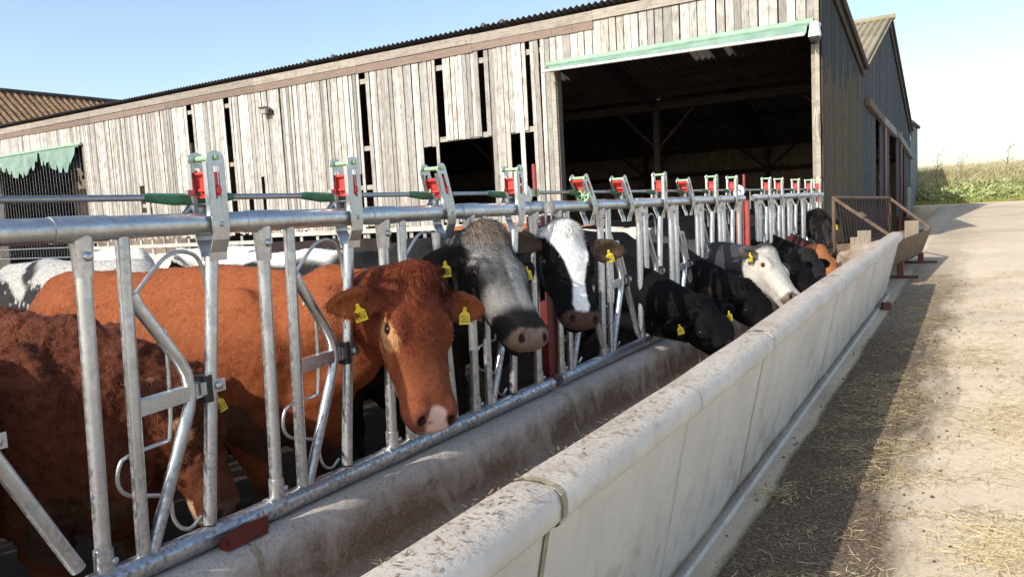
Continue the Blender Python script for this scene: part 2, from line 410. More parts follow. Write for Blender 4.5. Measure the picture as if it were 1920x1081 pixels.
# ------------------------------------------------------------------ straw
def strands(P, D, L, W, N=None, bend=None, seg=2):
    """ribbons: base P, direction D, length L, width W, normal N -> verts, faces"""
    n = len(P); D = D / np.linalg.norm(D, axis=1, keepdims=True)
    if N is None: N = np.tile(V(0, 0, 1), (n, 1))
    S = np.cross(D, N); S /= np.linalg.norm(S, axis=1, keepdims=True) + 1e-9
    if bend is None: bend = np.zeros((n, 3))
    rows = []
    for i in range(seg + 1):
        u = i / seg; c = P + D * (L * u)[:, None] + bend * (u * u * L)[:, None]
        w = W * (1 - .75 * u ** 2) * .5
        rows += [c - S * w[:, None], c + S * w[:, None]]
    k = 2 * (seg + 1)
    Vv = np.stack(rows, 1).reshape(-1, 3)
    base = np.arange(n) * k; F = []
    for i in range(seg):
        F.append(np.stack([base + 2 * i, base + 2 * i + 1, base + 2 * i + 3, base + 2 * i + 2], 1))
    return Vv, np.concatenate(F), k
def fast_mesh(name, Vv, F, cols, mat, parent=None, origin=(0, 0, 0), smooth=False, attr='tint', **kw):
    me = bpy.data.meshes.new(name); base = np.zeros(3)
    if parent is not None: base = np.array(parent_world(parent)); origin = base
    Vv = np.asarray(Vv) - np.array(origin)
    me.vertices.add(len(Vv)); me.vertices.foreach_set('co', Vv.astype(np.float32).ravel())
    k = F.shape[1]; me.loops.add(F.size); me.loops.foreach_set('vertex_index', F.astype(np.int32).ravel())
    me.polygons.add(len(F)); me.polygons.foreach_set('loop_start', (np.arange(len(F)) * k).astype(np.int32))
    if smooth: me.polygons.foreach_set('use_smooth', np.ones(len(F), bool))
    me.update(calc_edges=True)
    at = me.color_attributes.new(attr, 'FLOAT_COLOR', 'POINT'); at.data.foreach_set('color', np.asarray(cols, np.float32).ravel())
    me.materials.append(mat)
    o = bpy.data.objects.new(name, me); COL.objects.link(o)
    if parent is not None: o.parent = parent
    else: o.location = tuple(origin)
    return tag(o, **kw)
def m_strand(name, rough=.7, trans=0.0, attr='tint'):
    k = NT(name); c = k.attr(attr)
    if trans:
        tr = k.n('ShaderNodeBsdfTranslucent'); k.set(tr.inputs[0], c); ms = k.n('ShaderNodeMixShader'); ms.inputs[0].default_value = trans
        k.fin(c, rough); k.t.links.new(k.b.outputs[0], ms.inputs[1]); k.t.links.new(tr.outputs[0], ms.inputs[2]); k.t.links.new(ms.outputs[0], k.out.inputs[0]); return k.m
    return k.fin(c, rough)
M['straw'] = m_strand('dry straw', .6, .15)
M['leaf'] = m_strand('bank foliage', .55, .3)
def rcol(base, n, var=.25, hue=.06):
    c = np.array(base)[None, :] * (1 + (rng.random((n, 1)) - .5) * 2 * var) * (1 + (rng.random((n, 3)) - .5) * 2 * hue)
    return np.clip(c, 0, 1)
def straw_field(name, pts, Lr, W, cols, lift=.01, tilt=.12, **kw):
    n = len(pts); a = rng.random(n) * 2 * math.pi
    D = np.stack([np.cos(a), np.sin(a), (rng.random(n) - .4) * tilt], 1); L = rng.uniform(*Lr, n)
    P = pts.copy(); P[:, 2] += rng.random(n) * lift + .004
    N = np.stack([(rng.random(n) - .5), (rng.random(n) - .5), np.ones(n)], 1)
    bend = (rng.random((n, 3)) - .5) * np.array([.5, .5, .1])
    Vv, F, k = strands(P, D, L, np.full(n, W) * rng.uniform(.6, 1.3, n), N, bend)
    Vv[:, 2] = np.maximum(Vv[:, 2], np.repeat(pts[:, 2], k) + .003)
    c = np.repeat(np.concatenate([cols, np.ones((n, 1))], 1), k, 0)
    return fast_mesh(name, Vv, F, c, M['straw'], kind='stuff', **kw)
# clumpy distribution along the trough
def clump_pts(n, x0, x1, y0, y1, dens, seed=0):
    out = []
    while sum(len(q) for q in out) < n:
        x = rng.uniform(x0, x1, n * 2); y = y0 + (y1 - y0) * rng.random(n * 2) ** 1.7
        d = dens(x, y); keep = rng.random(len(x)) < d; out.append(np.stack([x[keep], y[keep]], 1))
    p = np.concatenate(out)[:n]
    return np.concatenate([p, zg(p[:, 0], p[:, 1])[:, None]], 1)
_f = rng.random((60, 4))
def blobn(x, y, s=1.0, seed=0):
    v = np.zeros_like(x)
    for i in range(12):
        q = _f[(i + seed * 7) % 60]; fr = (1 + q[0] * 4) * s; v += np.sin(x * fr * (q[1] * 2 - 1) * 2 + y * fr * (q[2] * 2 - 1) * 2 + q[3] * 20)
    return v / 12 * 1.8
def dens_straw(x, y):
    o = x + 1.22
    band = np.exp(-((o - .62) / .30) ** 2) + .35 * np.exp(-((o - 1.2) / .5) ** 2) + .05
    return np.clip(band * np.clip(.55 + 1.3 * blobn(x, y, 1.6, 1), 0, 1.4) * np.where(o < .16, .05, 1), 0, 1)
pts = clump_pts(24000, -1.12, 2.4, 1.2, 14, dens_straw, 1)
mixc = np.where(rng.random((24000, 1)) < .5, rcol((.62, .50, .27), 24000), rcol((.30, .22, .11), 24000))
straw_field('scattered_straw', pts, (.02, .11), .0036, mixc, label='chopped golden straw scattered over the dirty concrete beside the trough', cat='straw')
def dens_c(x, y):
    v = np.zeros_like(x)
    for (cx, cy, sx, sy, w) in [(.06, 4.1, .22, .30, 1), (-.2, 2.9, .25, .3, .6), (.15, 6.2, .25, .7, .7), (-.42, 3.2, .18, .3, .6), (.35, 5.2, .3, .35, .5), (-.06, 8.3, .3, .7, .5), (-1.0, 4.35, .13, .12, .8)]:
        v = np.maximum(v, w * np.exp(-((x - cx) / sx) ** 2 - ((y - cy) / sy) ** 2))
    return v
pts = clump_pts(7000, -1.15, 1.5, 1.5, 11, dens_c, 2)
straw_field('straw_pile', pts, (.025, .10), .0032, rcol((.74, .61, .34), 7000), .03, .35, label='loose heaps of bright straw swept together on the sunlit road', cat='straw')
# dung crumbs
n = 3000; p = clump_pts(n, -1.15, 1.7, 1.2, 13, lambda x, y: np.clip(np.exp(-((x + .62) / .42) ** 2) + .08, 0, 1), 3)
s = .003 + .013 * rng.random(n) ** 3; ico = np.array([(0, 0, .8), (1, 0, 0), (0, 1, 0), (-1, 0, 0), (0, -1, 0)], float)
Vv = (p[:, None, :] + ico[None] * s[:, None, None] * rng.uniform(.6, 1.3, (n, 5, 1))).reshape(-1, 3)
F = (np.array([(0, 1, 2), (0, 2, 3), (0, 3, 4), (0, 4, 1)])[None] + (np.arange(n) * 5)[:, None, None]).reshape(-1, 3)
fast_mesh('dung_crumbs', Vv, F, np.repeat(np.concatenate([rcol((.10, .07, .045), n, .5), np.ones((n, 1))], 1), 5, 0), M['straw'], kind='stuff', label='dark crumbs of dung and chaff trodden into the concrete', cat='dung')
# feed crumbs and chaff on the rim of the trough wall and in the trough
n = 1300; yv = .6 + 11 * rng.random(n) ** 1.5; zo = np.interp(yv, [0, 2, 3, 4.1, 5.3, 11.6], [-.012, -.005, .0, .02, .06, .205])
xv = rng.uniform(-1.15, -1.0, n); zz = .968 + zo - np.clip(np.abs(xv + 1.075) - .03, 0, 1) ** 2 * 5
P = np.stack([xv, yv, zz], 1); a = rng.random(n) * 6.28
D = np.stack([np.cos(a), np.sin(a), rng.random(n) * .25], 1)
Vv, F, k = strands(P, D, rng.uniform(.006, .028, n), rng.uniform(.002, .006, n), None, None)
fast_mesh('feed_chaff', Vv, F, np.repeat(np.concatenate([rcol((.24, .175, .105), n, .5), np.ones((n, 1))], 1), k, 0), M['straw'], kind='stuff', label='brown crumbs of feed stuck along the trough rim', cat='feed')
n = 9000; yv = -.3 + 11.8 * rng.random(n) ** 1.3; xv = rng.uniform(-2.16, -1.3, n)
P = np.stack([xv, yv, .225 + .06 * rng.random(n) + .35 * (xv + 1.75) ** 2], 1); a = rng.random(n) * 6.28
D = np.stack([np.cos(a), np.sin(a), rng.random(n) * .4], 1)
Vv, F, k = strands(P, D, rng.uniform(.03, .1, n), rng.uniform(.003, .006, n), None, None)
fast_mesh('silage', Vv, F, np.repeat(np.concatenate([rcol((.16, .115, .055), n, .5), np.ones((n, 1))], 1), k, 0), M['straw'], kind='stuff', label='brown silage lying in the bottom of the concrete trough', cat='feed')

# ------------------------------------------------------------------ grass bank
n = 26000
x = rng.uniform(-4.5, 9, n); y = rng.uniform(36.4, 39.8, n); z = zg(x, y)
hgt = sstep(y, 36.5, 39.0)
green = rng.random(n) < (1.25 - hgt * .9)
a = rng.random(n) * 6.28
D = np.stack([np.cos(a) * .8, np.sin(a) * .8, rng.uniform(.1, 1, n)], 1)
L = rng.uniform(.06, .18, n); W = rng.uniform(.05, .13, n)
n1 = blobn(x * 1.5, y * 2, 1, 3)
c = np.where(green[:, None], rcol((.38, .42, .17), n, .42, .12), rcol((.48, .42, .20), n, .3))
c *= (1 + .25 * n1)[:, None]
N = np.stack([rng.random(n) - .5, -rng.random(n), rng.random(n)], 1)
Vv, F, k = strands(np.stack([x, y, z + rng.random(n) * .22 * (1.3 - hgt)], 1), D, L, W, N, (rng.random((n, 3)) - .5) * .8)
fast_mesh('bank_weeds', Vv, F, np.repeat(np.concatenate([np.clip(c, 0, 1), np.ones((n, 1))], 1), k, 0), M['leaf'], kind='stuff', label='green nettles and docks covering the lower bank behind the road', cat='weeds')
n = 30000
x = rng.uniform(-5, 10, n); y = 37.3 + 6 * rng.random(n) ** 1.2; z = zg(x, y)
D = np.stack([rng.normal(0, .16, n) + .12, rng.normal(0, .16, n), np.ones(n)], 1)
L = rng.uniform(.15, .40, n) * (1 + .35 * blobn(x * 1.2, y, 1, 5)) * sstep(y, 36.6, 38.4); W = rng.uniform(.010, .024, n)
c = np.where(rng.random((n, 1)) < .75, rcol((.62, .52, .33), n, .22), rcol((.38, .38, .17), n, .3))
Vv, F, k = strands(np.stack([x, y, z], 1), D, L, W, np.tile(V(0, -1, .2), (n, 1)) + rng.normal(0, .5, (n, 3)), np.stack([rng.normal(.2, .3, n), rng.normal(0, .3, n), -.2 * rng.random(n)], 1), 3)
fast_mesh('dry_grass', Vv, F, np.repeat(np.concatenate([c, np.ones((n, 1))], 1), k, 0), M['leaf'], kind='stuff', label='tall dry straw coloured grass along the top of the bank', cat='grass')
n = 5000
x = rng.uniform(-4.5, 9, n); y = rng.uniform(36.15, 36.75, n); D = np.stack([rng.normal(0, .4, n), rng.normal(-.2, .3, n), np.ones(n)], 1)
Vv, F, k = strands(np.stack([x, y, zg(x, y)], 1), D, rng.uniform(.08, .22, n), rng.uniform(.008, .02, n), np.tile(V(0, -1, .2), (n, 1)) + rng.normal(0, .5, (n, 3)), (rng.random((n, 3)) - .5))
fast_mesh('verge_grass', Vv, F, np.repeat(np.concatenate([rcol((.42, .45, .14), n, .3), np.ones((n, 1))], 1), k, 0), M['leaf'], kind='stuff', label='short yellow green grass where the bank meets the road', cat='grass')
# a few tall seed-headed weeds on the skyline
spots = [(-2.0, 38.2, 1.0), (.55, 38.6, .95), (2.4, 38.4, .85), (4.0, 38.5, .95), (-1.1, 38.5, .7)]
where = ['leaning by the corner of the barn', 'left of the middle of the bank', 'right of the middle of the bank', 'at the right edge of the picture', 'short one near the barn']
for i, (x, y, h) in enumerate(spots):
    m = MB(); z = float(zg(x, y)); m.col = (.20, .16, .10, 1)
    top = V(x + .1, y, z + .35 + h); m.tube([(x, y, z), (x + .03, y, z + h * .6), top], [.012, .009, .004], 5)
    r_ = random.Random(i)
    for q in range(16):
        u = r_.uniform(.45, 1); p0 = V(x, y, z) + (top - V(x, y, z)) * u; p1 = p0 + V(r_.uniform(-.22, .22), r_.uniform(-.1, .1), r_.uniform(.08, .22))
        m.tube([p0, p1], [.005, .003], 4); m.ball(p1, (.018, .018, .03), 5, 4)
    tag(m.build('seeding_weed', M['straw'], origin=(x, y, z)), 'tall dead seeding weed on the bank skyline, ' + where[i], 'weed', 'dead weeds standing above the bank grass')
# ------------------------------------------------------------------ barn
FY = 15.5; SX = -2.66
def wood(n=1):
    g = random.random(); b = random.choice([(.50, .48, .44), (.57, .55, .51), (.42, .40, .365), (.62, .60, .565), (.50, .465, .415), (.34, .325, .30)])
    f = .72 + .46 * g; return (b[0] * f, b[1] * f, b[2] * f, 1)
barn = thing('cattle_barn', 'long timber clad cattle barn with a wide dark doorway and corrugated roof', 'barn', (-15, FY, 0))
m = MB()
slots = [(-20.86, -20.64, 3.4, 9), (-19.2, -18.96, 1.8, 9), (-13.92, -13.70, 2.0, 9), (-11.42, -11.20, 3.5, 9), (-10.17, -9.98, 3.5, 9), (-8.9, -8.80, 3.55, 9)]
holes = [(-11.92, -11.5, 1.95, 3.41), (-11.32, -9.96, 1.5, 3.5), (-9.43, -9.10, 1.5, 3.5), (-9.03, -8.73, 1.5, 3.53), (-23.55, -23.42, 2.3, 3.2), (-23.2, -23.05, 2.3, 2.95), (-17.82, -17.70, 1.6, 3.1), (-18.42, -18.2, 1.6, 2.5), (-14.15, -14.0, 1.6, 2.9),
         (-13.7, -13.45, 1.5, 1.85), (-12.6, -12.4, 1.5, 1.9)]
x = -26.58
while x < -8.30:
    w = random.uniform(.085, .125); a, b = x, min(x + w, -8.28); gap = random.choice([.010, .012, .016, .022]); c = (a + b) / 2
    x = b + gap
    if any(s0 < c < s1 for s0, s1, z0, z1 in slots): continue
    zt = 5.50 - random.uniform(0, .035); zb = random.uniform(1.42, 1.52)
    if -26 < c < -18.5 and random.random() < .25: zb = random.uniform(1.5, 1.9)
    segs = [(zb, zt)]
    for h0, h1, z0, z1 in holes:
        if h0 < c < h1:
            segs = [(z1 + random.uniform(-.01, .02), zt)] + ([(zb, z0 + random.uniform(-.05, .05))] if z0 > 1.9 else [])
            if z0 <= 1.9 and random.random() < .5: segs.append((1.1, 1.75 + random.uniform(-.2, .1)))
    if c > -8.75: segs = [(.35, zt)]
    for z0, z1 in segs:
        m.col = wood(); th = .022; dy = random.uniform(-.008, .008); ln = random.uniform(-.006, .006) * (z1 - z0)
        vs = [(a, FY - th + dy, z0), (b, FY - th + dy + random.uniform(-.004, .004), z0), (b, FY + dy, z0), (a, FY + dy, z0), (a + ln, FY - th + dy, z1), (b + ln, FY - th + dy, z1), (b + ln, FY + dy, z1), (a + ln, FY + dy, z1)]
        m.add(vs, [(0, 3, 2, 1), (4, 5, 6, 7), (0, 1, 5, 4), (1, 2, 6, 5), (2, 3, 7, 6), (3, 0, 4, 7)])
# boards over the two doorways
x = -8.27
while x < -2.78:
    w = random.uniform(.13, .185); a, b = x, min(x + w, -2.76); x = b + random.choice([.008, .02, .03]); m.col = wood()
    m.box(((a + b) / 2, FY - .012 + random.uniform(-.006, .006), (4.86 + 5.68) / 2), (b - a, .022, 5.66 - 4.88 + random.uniform(-.05, .02)))
x = -33.6
while x < -26.62:
    w = random.uniform(.09, .125); a, b = x, x + w; x = b + random.choice([.003, .006, .012]); m.col = wood()
    m.box(((a + b) / 2, FY - .012 + random.uniform(-.006, .006), 5.15), (b - a, .022, .70))
m.build('board_cladding', M['timber'], barn)
# rails behind the boards seen through the missing ones
m = MB(); m.col = (.40, .37, .30, 1)
for z in (5.25, 3.55, 4.35, 2.55, 1.6):
    if z == 4.35: continue
    for a, b in ((-26.5, -18.2), (-18.19, -8.4)):
        if z in (2.55,) and a > -18.2: b = -12.0
        m.box(((a + b) / 2, FY + .05, z), (b - a, .07, .12))
m.build('sheeting_rail', M['fascia'], barn)
# fascia planks under the roof edge
for z0, z1, col, seg in ((5.66, 5.86, (.37, .325, .275, 1), 0), (5.47, 5.655, (.25, .18, .145, 1), 1)):
    m = MB(); xs_ = [-34.5, -29.7, -26.0, -21.9, -17.8, -13.9, -10.3, -7.2, -4.6, -2.62]
    for i in range(len(xs_) - 1):
        f = random.uniform(.85, 1.15); m.col = (col[0] * f, col[1] * f, col[2] * f, 1); dz = random.uniform(-.012, .012)
        if seg == 1 and xs_[i] > -8.5: dz += .19
        m.box(((xs_[i] + xs_[i + 1]) / 2, FY - .045 - .012 * seg * -1, (z0 + z1) / 2 + dz), (xs_[i + 1] - xs_[i] - .006, .035, z1 - z0))
    m.build('fascia_board', M['fascia'], barn)
# corner and doorway posts
m = MB(); m.col = (.42, .38, .31, 1); m.box((-2.72, FY - .03, 2.75), (.075, .05, 5.5)); m.col = (.34, .30, .25, 1); m.box((-2.80, FY + .06, 2.45), (.07, .10, 4.9))
m.build('door_post', M['fascia'], barn)
m = MB(); m.col = (.46, .42, .35, 1); m.box((-8.22, FY - .02, 2.42), (.11, .05, 4.84)); m.col = (.22, .19, .16, 1); m.box((-8.155, FY + .10, 2.42), (.03, .2, 4.84)); m.build('door_post', M['fascia'], barn)
m = MB(); m.col = (.3, .22, .18, 1); m.box((-26.60, FY + .03, 2.4), (.10, .12, 4.8)); m.build('door_post', M['fascia'], barn)

def corr(mb, a, b, dirv, nrmv, length, pitch, amp, th=.006, wseg=6):
    """corrugated sheet: waves counted from a to b, running along dirv"""
    a = np.array(a, float); b = np.array(b, float); L = np.linalg.norm(b - a); n = int(L / pitch * wseg); dv = np.array(dirv, float) * length; nv = nrm(nrmv)
    u = np.arange(n + 1) / n; off = amp * np.cos(u * L / pitch * 2 * math.pi)
    p = a + (b - a) * u[:, None] + nv * off[:, None]
    vs = np.concatenate([p, p + dv, p - nv * th, p - nv * th + dv]); k = n + 1
    f = [(i, i + 1, k + i + 1, k + i) for i in range(n)] + [(2 * k + i + 1, 2 * k + i, 3 * k + i, 3 * k + i + 1) for i in range(n)]
    f += [(i + 1, i, 2 * k + i, 2 * k + i + 1) for i in range(n)] + [(k + i, k + i + 1, 3 * k + i + 1, 3 * k + i) for i in range(n)]
    mb.add(vs, f)
# lean roof from the facade down to the valley; roof lights are gaps filled with translucent sheets
def roofz(y): return 5.93 + (y - 15.5) * (4.62 - 5.93) / (20.7 - 15.5)
sl = nrm(V(0, 20.7 - 15.35, roofz(20.7) - roofz(15.35))); ln = np.linalg.norm(V(0, 20.7 - 15.35, roofz(20.7) - roofz(15.35)))
nn = V(0, -sl[2], sl[1])
lights = [(-6.15, -5.55), (-5.35, -5.05), (-9.9, -9.4), (-15.5, -14.6)]
xe = [-32.7]
for a, b in sorted(lights): xe += [a, b]
xe += [-2.45]
m = MB()
for i in range(0, len(xe), 2): corr(m, (xe[i], 15.33, roofz(15.33)), (xe[i + 1], 15.33, roofz(15.33)), sl, nn, ln, .146, .03)
for a, b in lights:
    corr(m, (a, 15.33, roofz(15.33)), (b, 15.33, roofz(15.33)), sl, nn, 2.2, .146, .03); corr(m, tuple(V(a, 15.33, roofz(15.33)) + sl * 3.6), tuple(V(b, 15.33, roofz(15.33)) + sl * 3.6), sl, nn, ln - 3.6, .146, .03)
m.build('corrugated_roof', M['roof_dark'], barn)
for a, b in lights:
    m = MB(); corr(m, tuple(V(a - .12, 15.33, roofz(15.33)) + sl * 2.1 + nn * .012), tuple(V(b + .12, 15.33, roofz(15.33)) + sl * 2.1 + nn * .012), sl, nn, 1.6, .146, .03); m.build('roof_light', M['rooflight'], barn)
    m = MB()
    for e in (a, b): q0 = V(e, 15.33, roofz(15.33)) + nn * .02; m.tube([tuple(q0), tuple(q0 + sl * ln)], .055, 8)
    for u in (2.2, 3.6): q0 = V(a - .1, 15.33, roofz(15.33)) + sl * u + nn * .02; m.tube([tuple(q0), tuple(q0 + V(b - a + .2, 0, 0))], .055, 8)
    m.build('light_leak_seal', M['roof_dark'], barn)  # added hidden tubes that block sun leaking in at the roof light edges
# second span: up to the ridge and down to the far eave
def span(y0, z0, y1, z1, mat, name='corrugated_roof', x0=-32.5, x1=-2.5, lights=()):
    s = V(0, y1 - y0, z1 - z0); L = np.linalg.norm(s); s = s / L; n_ = V(0, -s[2], s[1]); m = MB()
    xe = [x0]
    for a, b in lights: xe += [a, b]
    xe += [x1]
    for i in range(0, len(xe), 2): corr(m, (xe[i], y0, z0), (xe[i + 1], y0, z0), s, n_, L, .18, .035)
    for a, b in lights:
        corr(m, (a, y0, z0), (b, y0, z0), s, n_, L * .3, .18, .035); corr(m, tuple(V(a, y0, z0) + s * L * .62), tuple(V(b, y0, z0) + s * L * .62), s, n_, L * .38, .18, .035)
        q = MB(); corr(q, tuple(V(a - .12, y0, z0) + s * L * .29 + n_ * .012), tuple(V(b + .12, y0, z0) + s * L * .29 + n_ * .012), s, n_, L * .34, .18, .035); q.build('roof_light', M['rooflight'], barn)
        q = MB()
        for e in (a, b): p0 = V(e, y0, z0) + n_ * .02; q.tube([tuple(p0), tuple(p0 + s * L * .98)], .06, 8)
        q.build('light_leak_seal', mat, barn)  # added here too, to keep sunlight out of the sheet gaps
    return m.build(name, mat, barn)
span(20.75, 4.72, 26.5, 6.86, M['roof_pale'], lights=((-13.4, -12.4), (-8.4, -7.5)))
span(26.52, 6.86, 33.8, 3.98, M['roof_dark'])
m = MB(); m.tube([(-2.45, 26.5, 6.9), (-32, 26.5, 6.9)], .09, 8); m.build('ridge_capping', M['roof_pale'], barn)
# end wall in dark vertical boards, facing the road
def wallz(y): return float(np.interp(y, [15.5, 20.7, 26.5, 33.7], [5.88, 4.60, 6.75, 3.95]))
m = MB(); y = 15.47
openings = [(23.3, 24.2, .5, 3.75), (26.6, 28.6, .5, 3.45), (30.7, 31.4, .5, 3.3)]
while y < 33.65:
    w = random.uniform(.14, .2); a, b = y, y + w; y = b + random.choice([.004, .01]); c = (a + b) / 2
    g = random.uniform(.8, 1.25); blue = .045 + .05 * sstep(c, 20, 24)
    mossy = 1 - sstep(c, 19.8, 20.9)
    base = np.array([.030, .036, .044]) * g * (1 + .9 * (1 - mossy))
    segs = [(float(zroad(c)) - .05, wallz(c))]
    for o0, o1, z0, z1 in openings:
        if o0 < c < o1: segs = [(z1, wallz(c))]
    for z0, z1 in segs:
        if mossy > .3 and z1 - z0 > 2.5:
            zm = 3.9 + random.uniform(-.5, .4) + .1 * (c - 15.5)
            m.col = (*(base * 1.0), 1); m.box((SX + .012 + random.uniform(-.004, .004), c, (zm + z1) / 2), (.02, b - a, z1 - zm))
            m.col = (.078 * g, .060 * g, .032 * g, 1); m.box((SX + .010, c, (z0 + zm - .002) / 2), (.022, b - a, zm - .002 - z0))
        else:
            m.col = (*base, 1); m.box((SX + .012 + random.uniform(-.006, .006), c, (z0 + z1) / 2), (.022, b - a, z1 - z0))
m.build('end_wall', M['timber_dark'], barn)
m = MB(); m.col = (.10, .09, .08, 1)
for (a, b) in (((15.40, 5.97), (20.72, 4.66)), ((20.72, 4.66), (26.5, 6.82)), ((26.5, 6.82), (33.85, 3.93))):
    d = frame((0, b[0] - a[0], b[1] - a[1]), (1, 0, 0)); L = math.hypot(b[0] - a[0], b[1] - a[1])
    m.box((SX + .07, (a[0] + b[0]) / 2, (a[1] + b[1]) / 2 - .06), (L, .22, .035), d)
m.build('barge_board', M['timber_dark'], barn)
for y in (25.1, 29.8):
    m = MB(); m.bbox((SX + .03, y, 1.95), (.12, .30, 3.5), .02); m.build('red_column', M['red_steel'], barn)
for (y0, y1, z0, z1, c) in ((21.2, 24.4, 3.95, 3.7, (.16, .12, .10, 1)), (24.4, 27.6, 3.72, 3.55, (.30, .31, .33, 1)), (28.4, 33.9, 3.55, 3.0, (.26, .27, .29, 1))):
    m = MB(); m.col = c; d = frame((0, y1 - y0, z1 - z0), (0, 0, 1)); m.box((SX + .085, (y0 + y1) / 2, (z0 + z1) / 2), (math.hypot(y1 - y0, z1 - z0), .10, .20), d)
    m.build('door_canopy', M['timber_dark'], barn)
m = MB(); m.col = (.36, .33, .28, 1); m.box((SX + .05, 32.9, 1.3), (.05, 1.2, 1.1)); m.build('patch_panel', M['fascia'], barn)
# rear and left walls, inner walls
m = MB(); corr(m, (-33, 33.6, .0), (-2.7, 33.6, .0), (0, 0, 1), (0, -1, 0), 2.86, .15, .02)
corr(m, (-33, 33.6, 2.98), (-2.7, 33.6, 2.98), (0, 0, 1), (0, -1, 0), .98, .15, .02)
m.build('rear_wall', M['inner_sheet'], barn)
m = MB(); m.box((-34.6, 24.5, 2.9), (.1, 18.2, 5.8)); m.build('left_wall', M['roof_dark'], barn)
m = MB(); m.box((-21, 19.6, 2.2), (.12, 8.0, 4.3)); m.col = (1, 1, 1, 1); m.box((-27, 18.6, 2.3), (12, .1, 4.4)); m.build('partition', M['inner_sheet'], barn)
# steel frame inside
for x in (-2.95, -7.85, -13.2, -18.9, -26.3):
    m = MB(); 
    m.box((x, 20.72, 2.25), (.16, .16, 4.3)); m.box((x, 33.3, 2.0), (.18, .16, 3.9)); 
    for (y0, z0, y1, z1) in ((15.6, 5.68, 20.7, 4.42), (20.7, 4.42, 26.5, 6.6), (26.5, 6.6, 33.3, 3.9)):
        d = frame((0, y1 - y0, z1 - z0), (0, 0, 1)); m.box((x, (y0 + y1) / 2, (z0 + z1) / 2), (math.hypot(y1 - y0, z1 - z0), .14, .2), d)
    for s in ((-1,) if x > -3 else (-1, 1)):
        m.tube([(x, 20.72, 3.2), (x + s * 1.1, 20.72, 4.3)], .04, 6); m.tube([(x, 33.3, 2.9), (x + s * 1.1, 33.3, 3.85)], .04, 6)
    m.build('portal_frame', M['inner_steel'], barn)
m = MB(); m.col = (.05, .036, .03, 1)
for y in (16.6, 17.8, 19.0, 20.2): m.box((-17.8, y, roofz(y) - .14), (30, .06, .14))
for y, z in ((22.6, 5.28), (24.6, 6.0), (28.6, 5.95), (31, 5.0)): m.box((-17.8, y, z - .1), (30, .06, .14))
m.box((-17.8, 20.6, 4.36), (30, .12, .2))
m.box((-17.8, 33.52, 2.92), (30, .08, .2)); m.box((-17.8, 33.52, 3.95), (30, .08, .2))
m.build('purlin', M['timber_dark'], barn)
# lower wall below the boards: concrete panels and dark gaps
m = MB(); m.col = (.3, 1, 1, 1); m.box((-17.4, FY + .08, .50), (18.2, .12, 1.0))
m.build('plinth_wall', M['conc_out'], barn)
m = MB(); m.col = (.58, .55, .48, 1); m.box((-22.4, FY - .06, 1.24), (8.3, .05, .11)); m.box((-13.4, FY - .06, 1.42), (9.0, .05, .12))
for x in np.arange(-26.3, -9, .62): m.col = wood(); m.box((x, FY - .03, 1.22), (.1, .03, .44))
m.build('lower_rail', M['fascia'], barn)
# rolled green curtain over the right doorway
m = MB(); m.tube([(x, FY - .12 - .004 * math.sin(x * 3), 4.86 + .006 * math.sin(x * 2.3)) for x in np.linspace(-8.3, -2.76, 20)], .075, 12); rr = m.build('curtain_roll', M['green_roll'], barn)
m = MB(); xs_ = np.linspace(-8.24, -2.86, 50); rows = []
for u in np.linspace(0, 1, 7):
    rows.append(np.stack([xs_, FY - .17 - .20 * u + .012 * np.sin(xs_ * 9 + u * 5) * u, 4.82 - (.16 + .10 * (xs_ + 8.2) / 5.4) * u + .01 * np.sin(xs_ * 5) * (1 - u) * u * 4 + .04 * u * u], -1))
n = len(xs_); m.add(np.concatenate(rows), [(j * n + i, j * n + i + 1, (j + 1) * n + i + 1, (j + 1) * n + i) for j in range(6) for i in range(n - 1)], True)
m.build('curtain_sheet', M['green_cloth'], barn)
m = MB(); m.tube([(-8.3, FY - .37, 4.70), (-2.88, FY - .37, 4.61)], .030, 8); m.build('curtain_bar', M['white_plastic'], barn)
# torn green curtain over the left doorway
m = MB(); m.tube([(-34, FY - .08, 4.83), (-26.6, FY - .08, 4.83)], .055, 10); m.build('curtain_roll', M['green_roll'], barn)
m = MB(); xs_ = np.linspace(-33.9, -26.75, 170)
low = 4.10 + .18 * np.sin(xs_ * 2.1) + .14 * np.array([abs(math.sin(q * 7.3)) ** 14 * 1.6 + abs(math.sin(q * 4.9 + 1)) ** 16 * 1.2 for q in xs_]) * 1.0 + .45 * sstep(xs_, -27.6, -26.8)
cut = np.where(np.abs(xs_ + 29.3) < .06, .45, 0); rows = []
for u in np.linspace(0, 1, 8): rows.append(np.stack([xs_, FY - .10 - .04 * u + .035 * np.sin(xs_ * 8 + u * 2) * u, 4.80 + (np.minimum(low + cut, 4.75) - 4.80) * u], -1))
n = len(xs_); m.add(np.concatenate(rows), [(j * n + i, j * n + i + 1, (j + 1) * n + i + 1, (j + 1) * n + i) for j in range(7) for i in range(n - 1)], True)
m.build('torn_curtain', M['green_cloth'], barn)
m = MB()
for x in np.arange(-34, -26.7, .20): m.tube([(x, FY + .04, .9), (x + random.uniform(-.02, .02), FY + .04, 4.8)], .0045, 4)
for z in (1.3, .95): m.tube([(-34, FY + .02, z), (-26.7, FY + .02, z)], .02, 6)
m.build('wire_netting', M['galv'], barn)
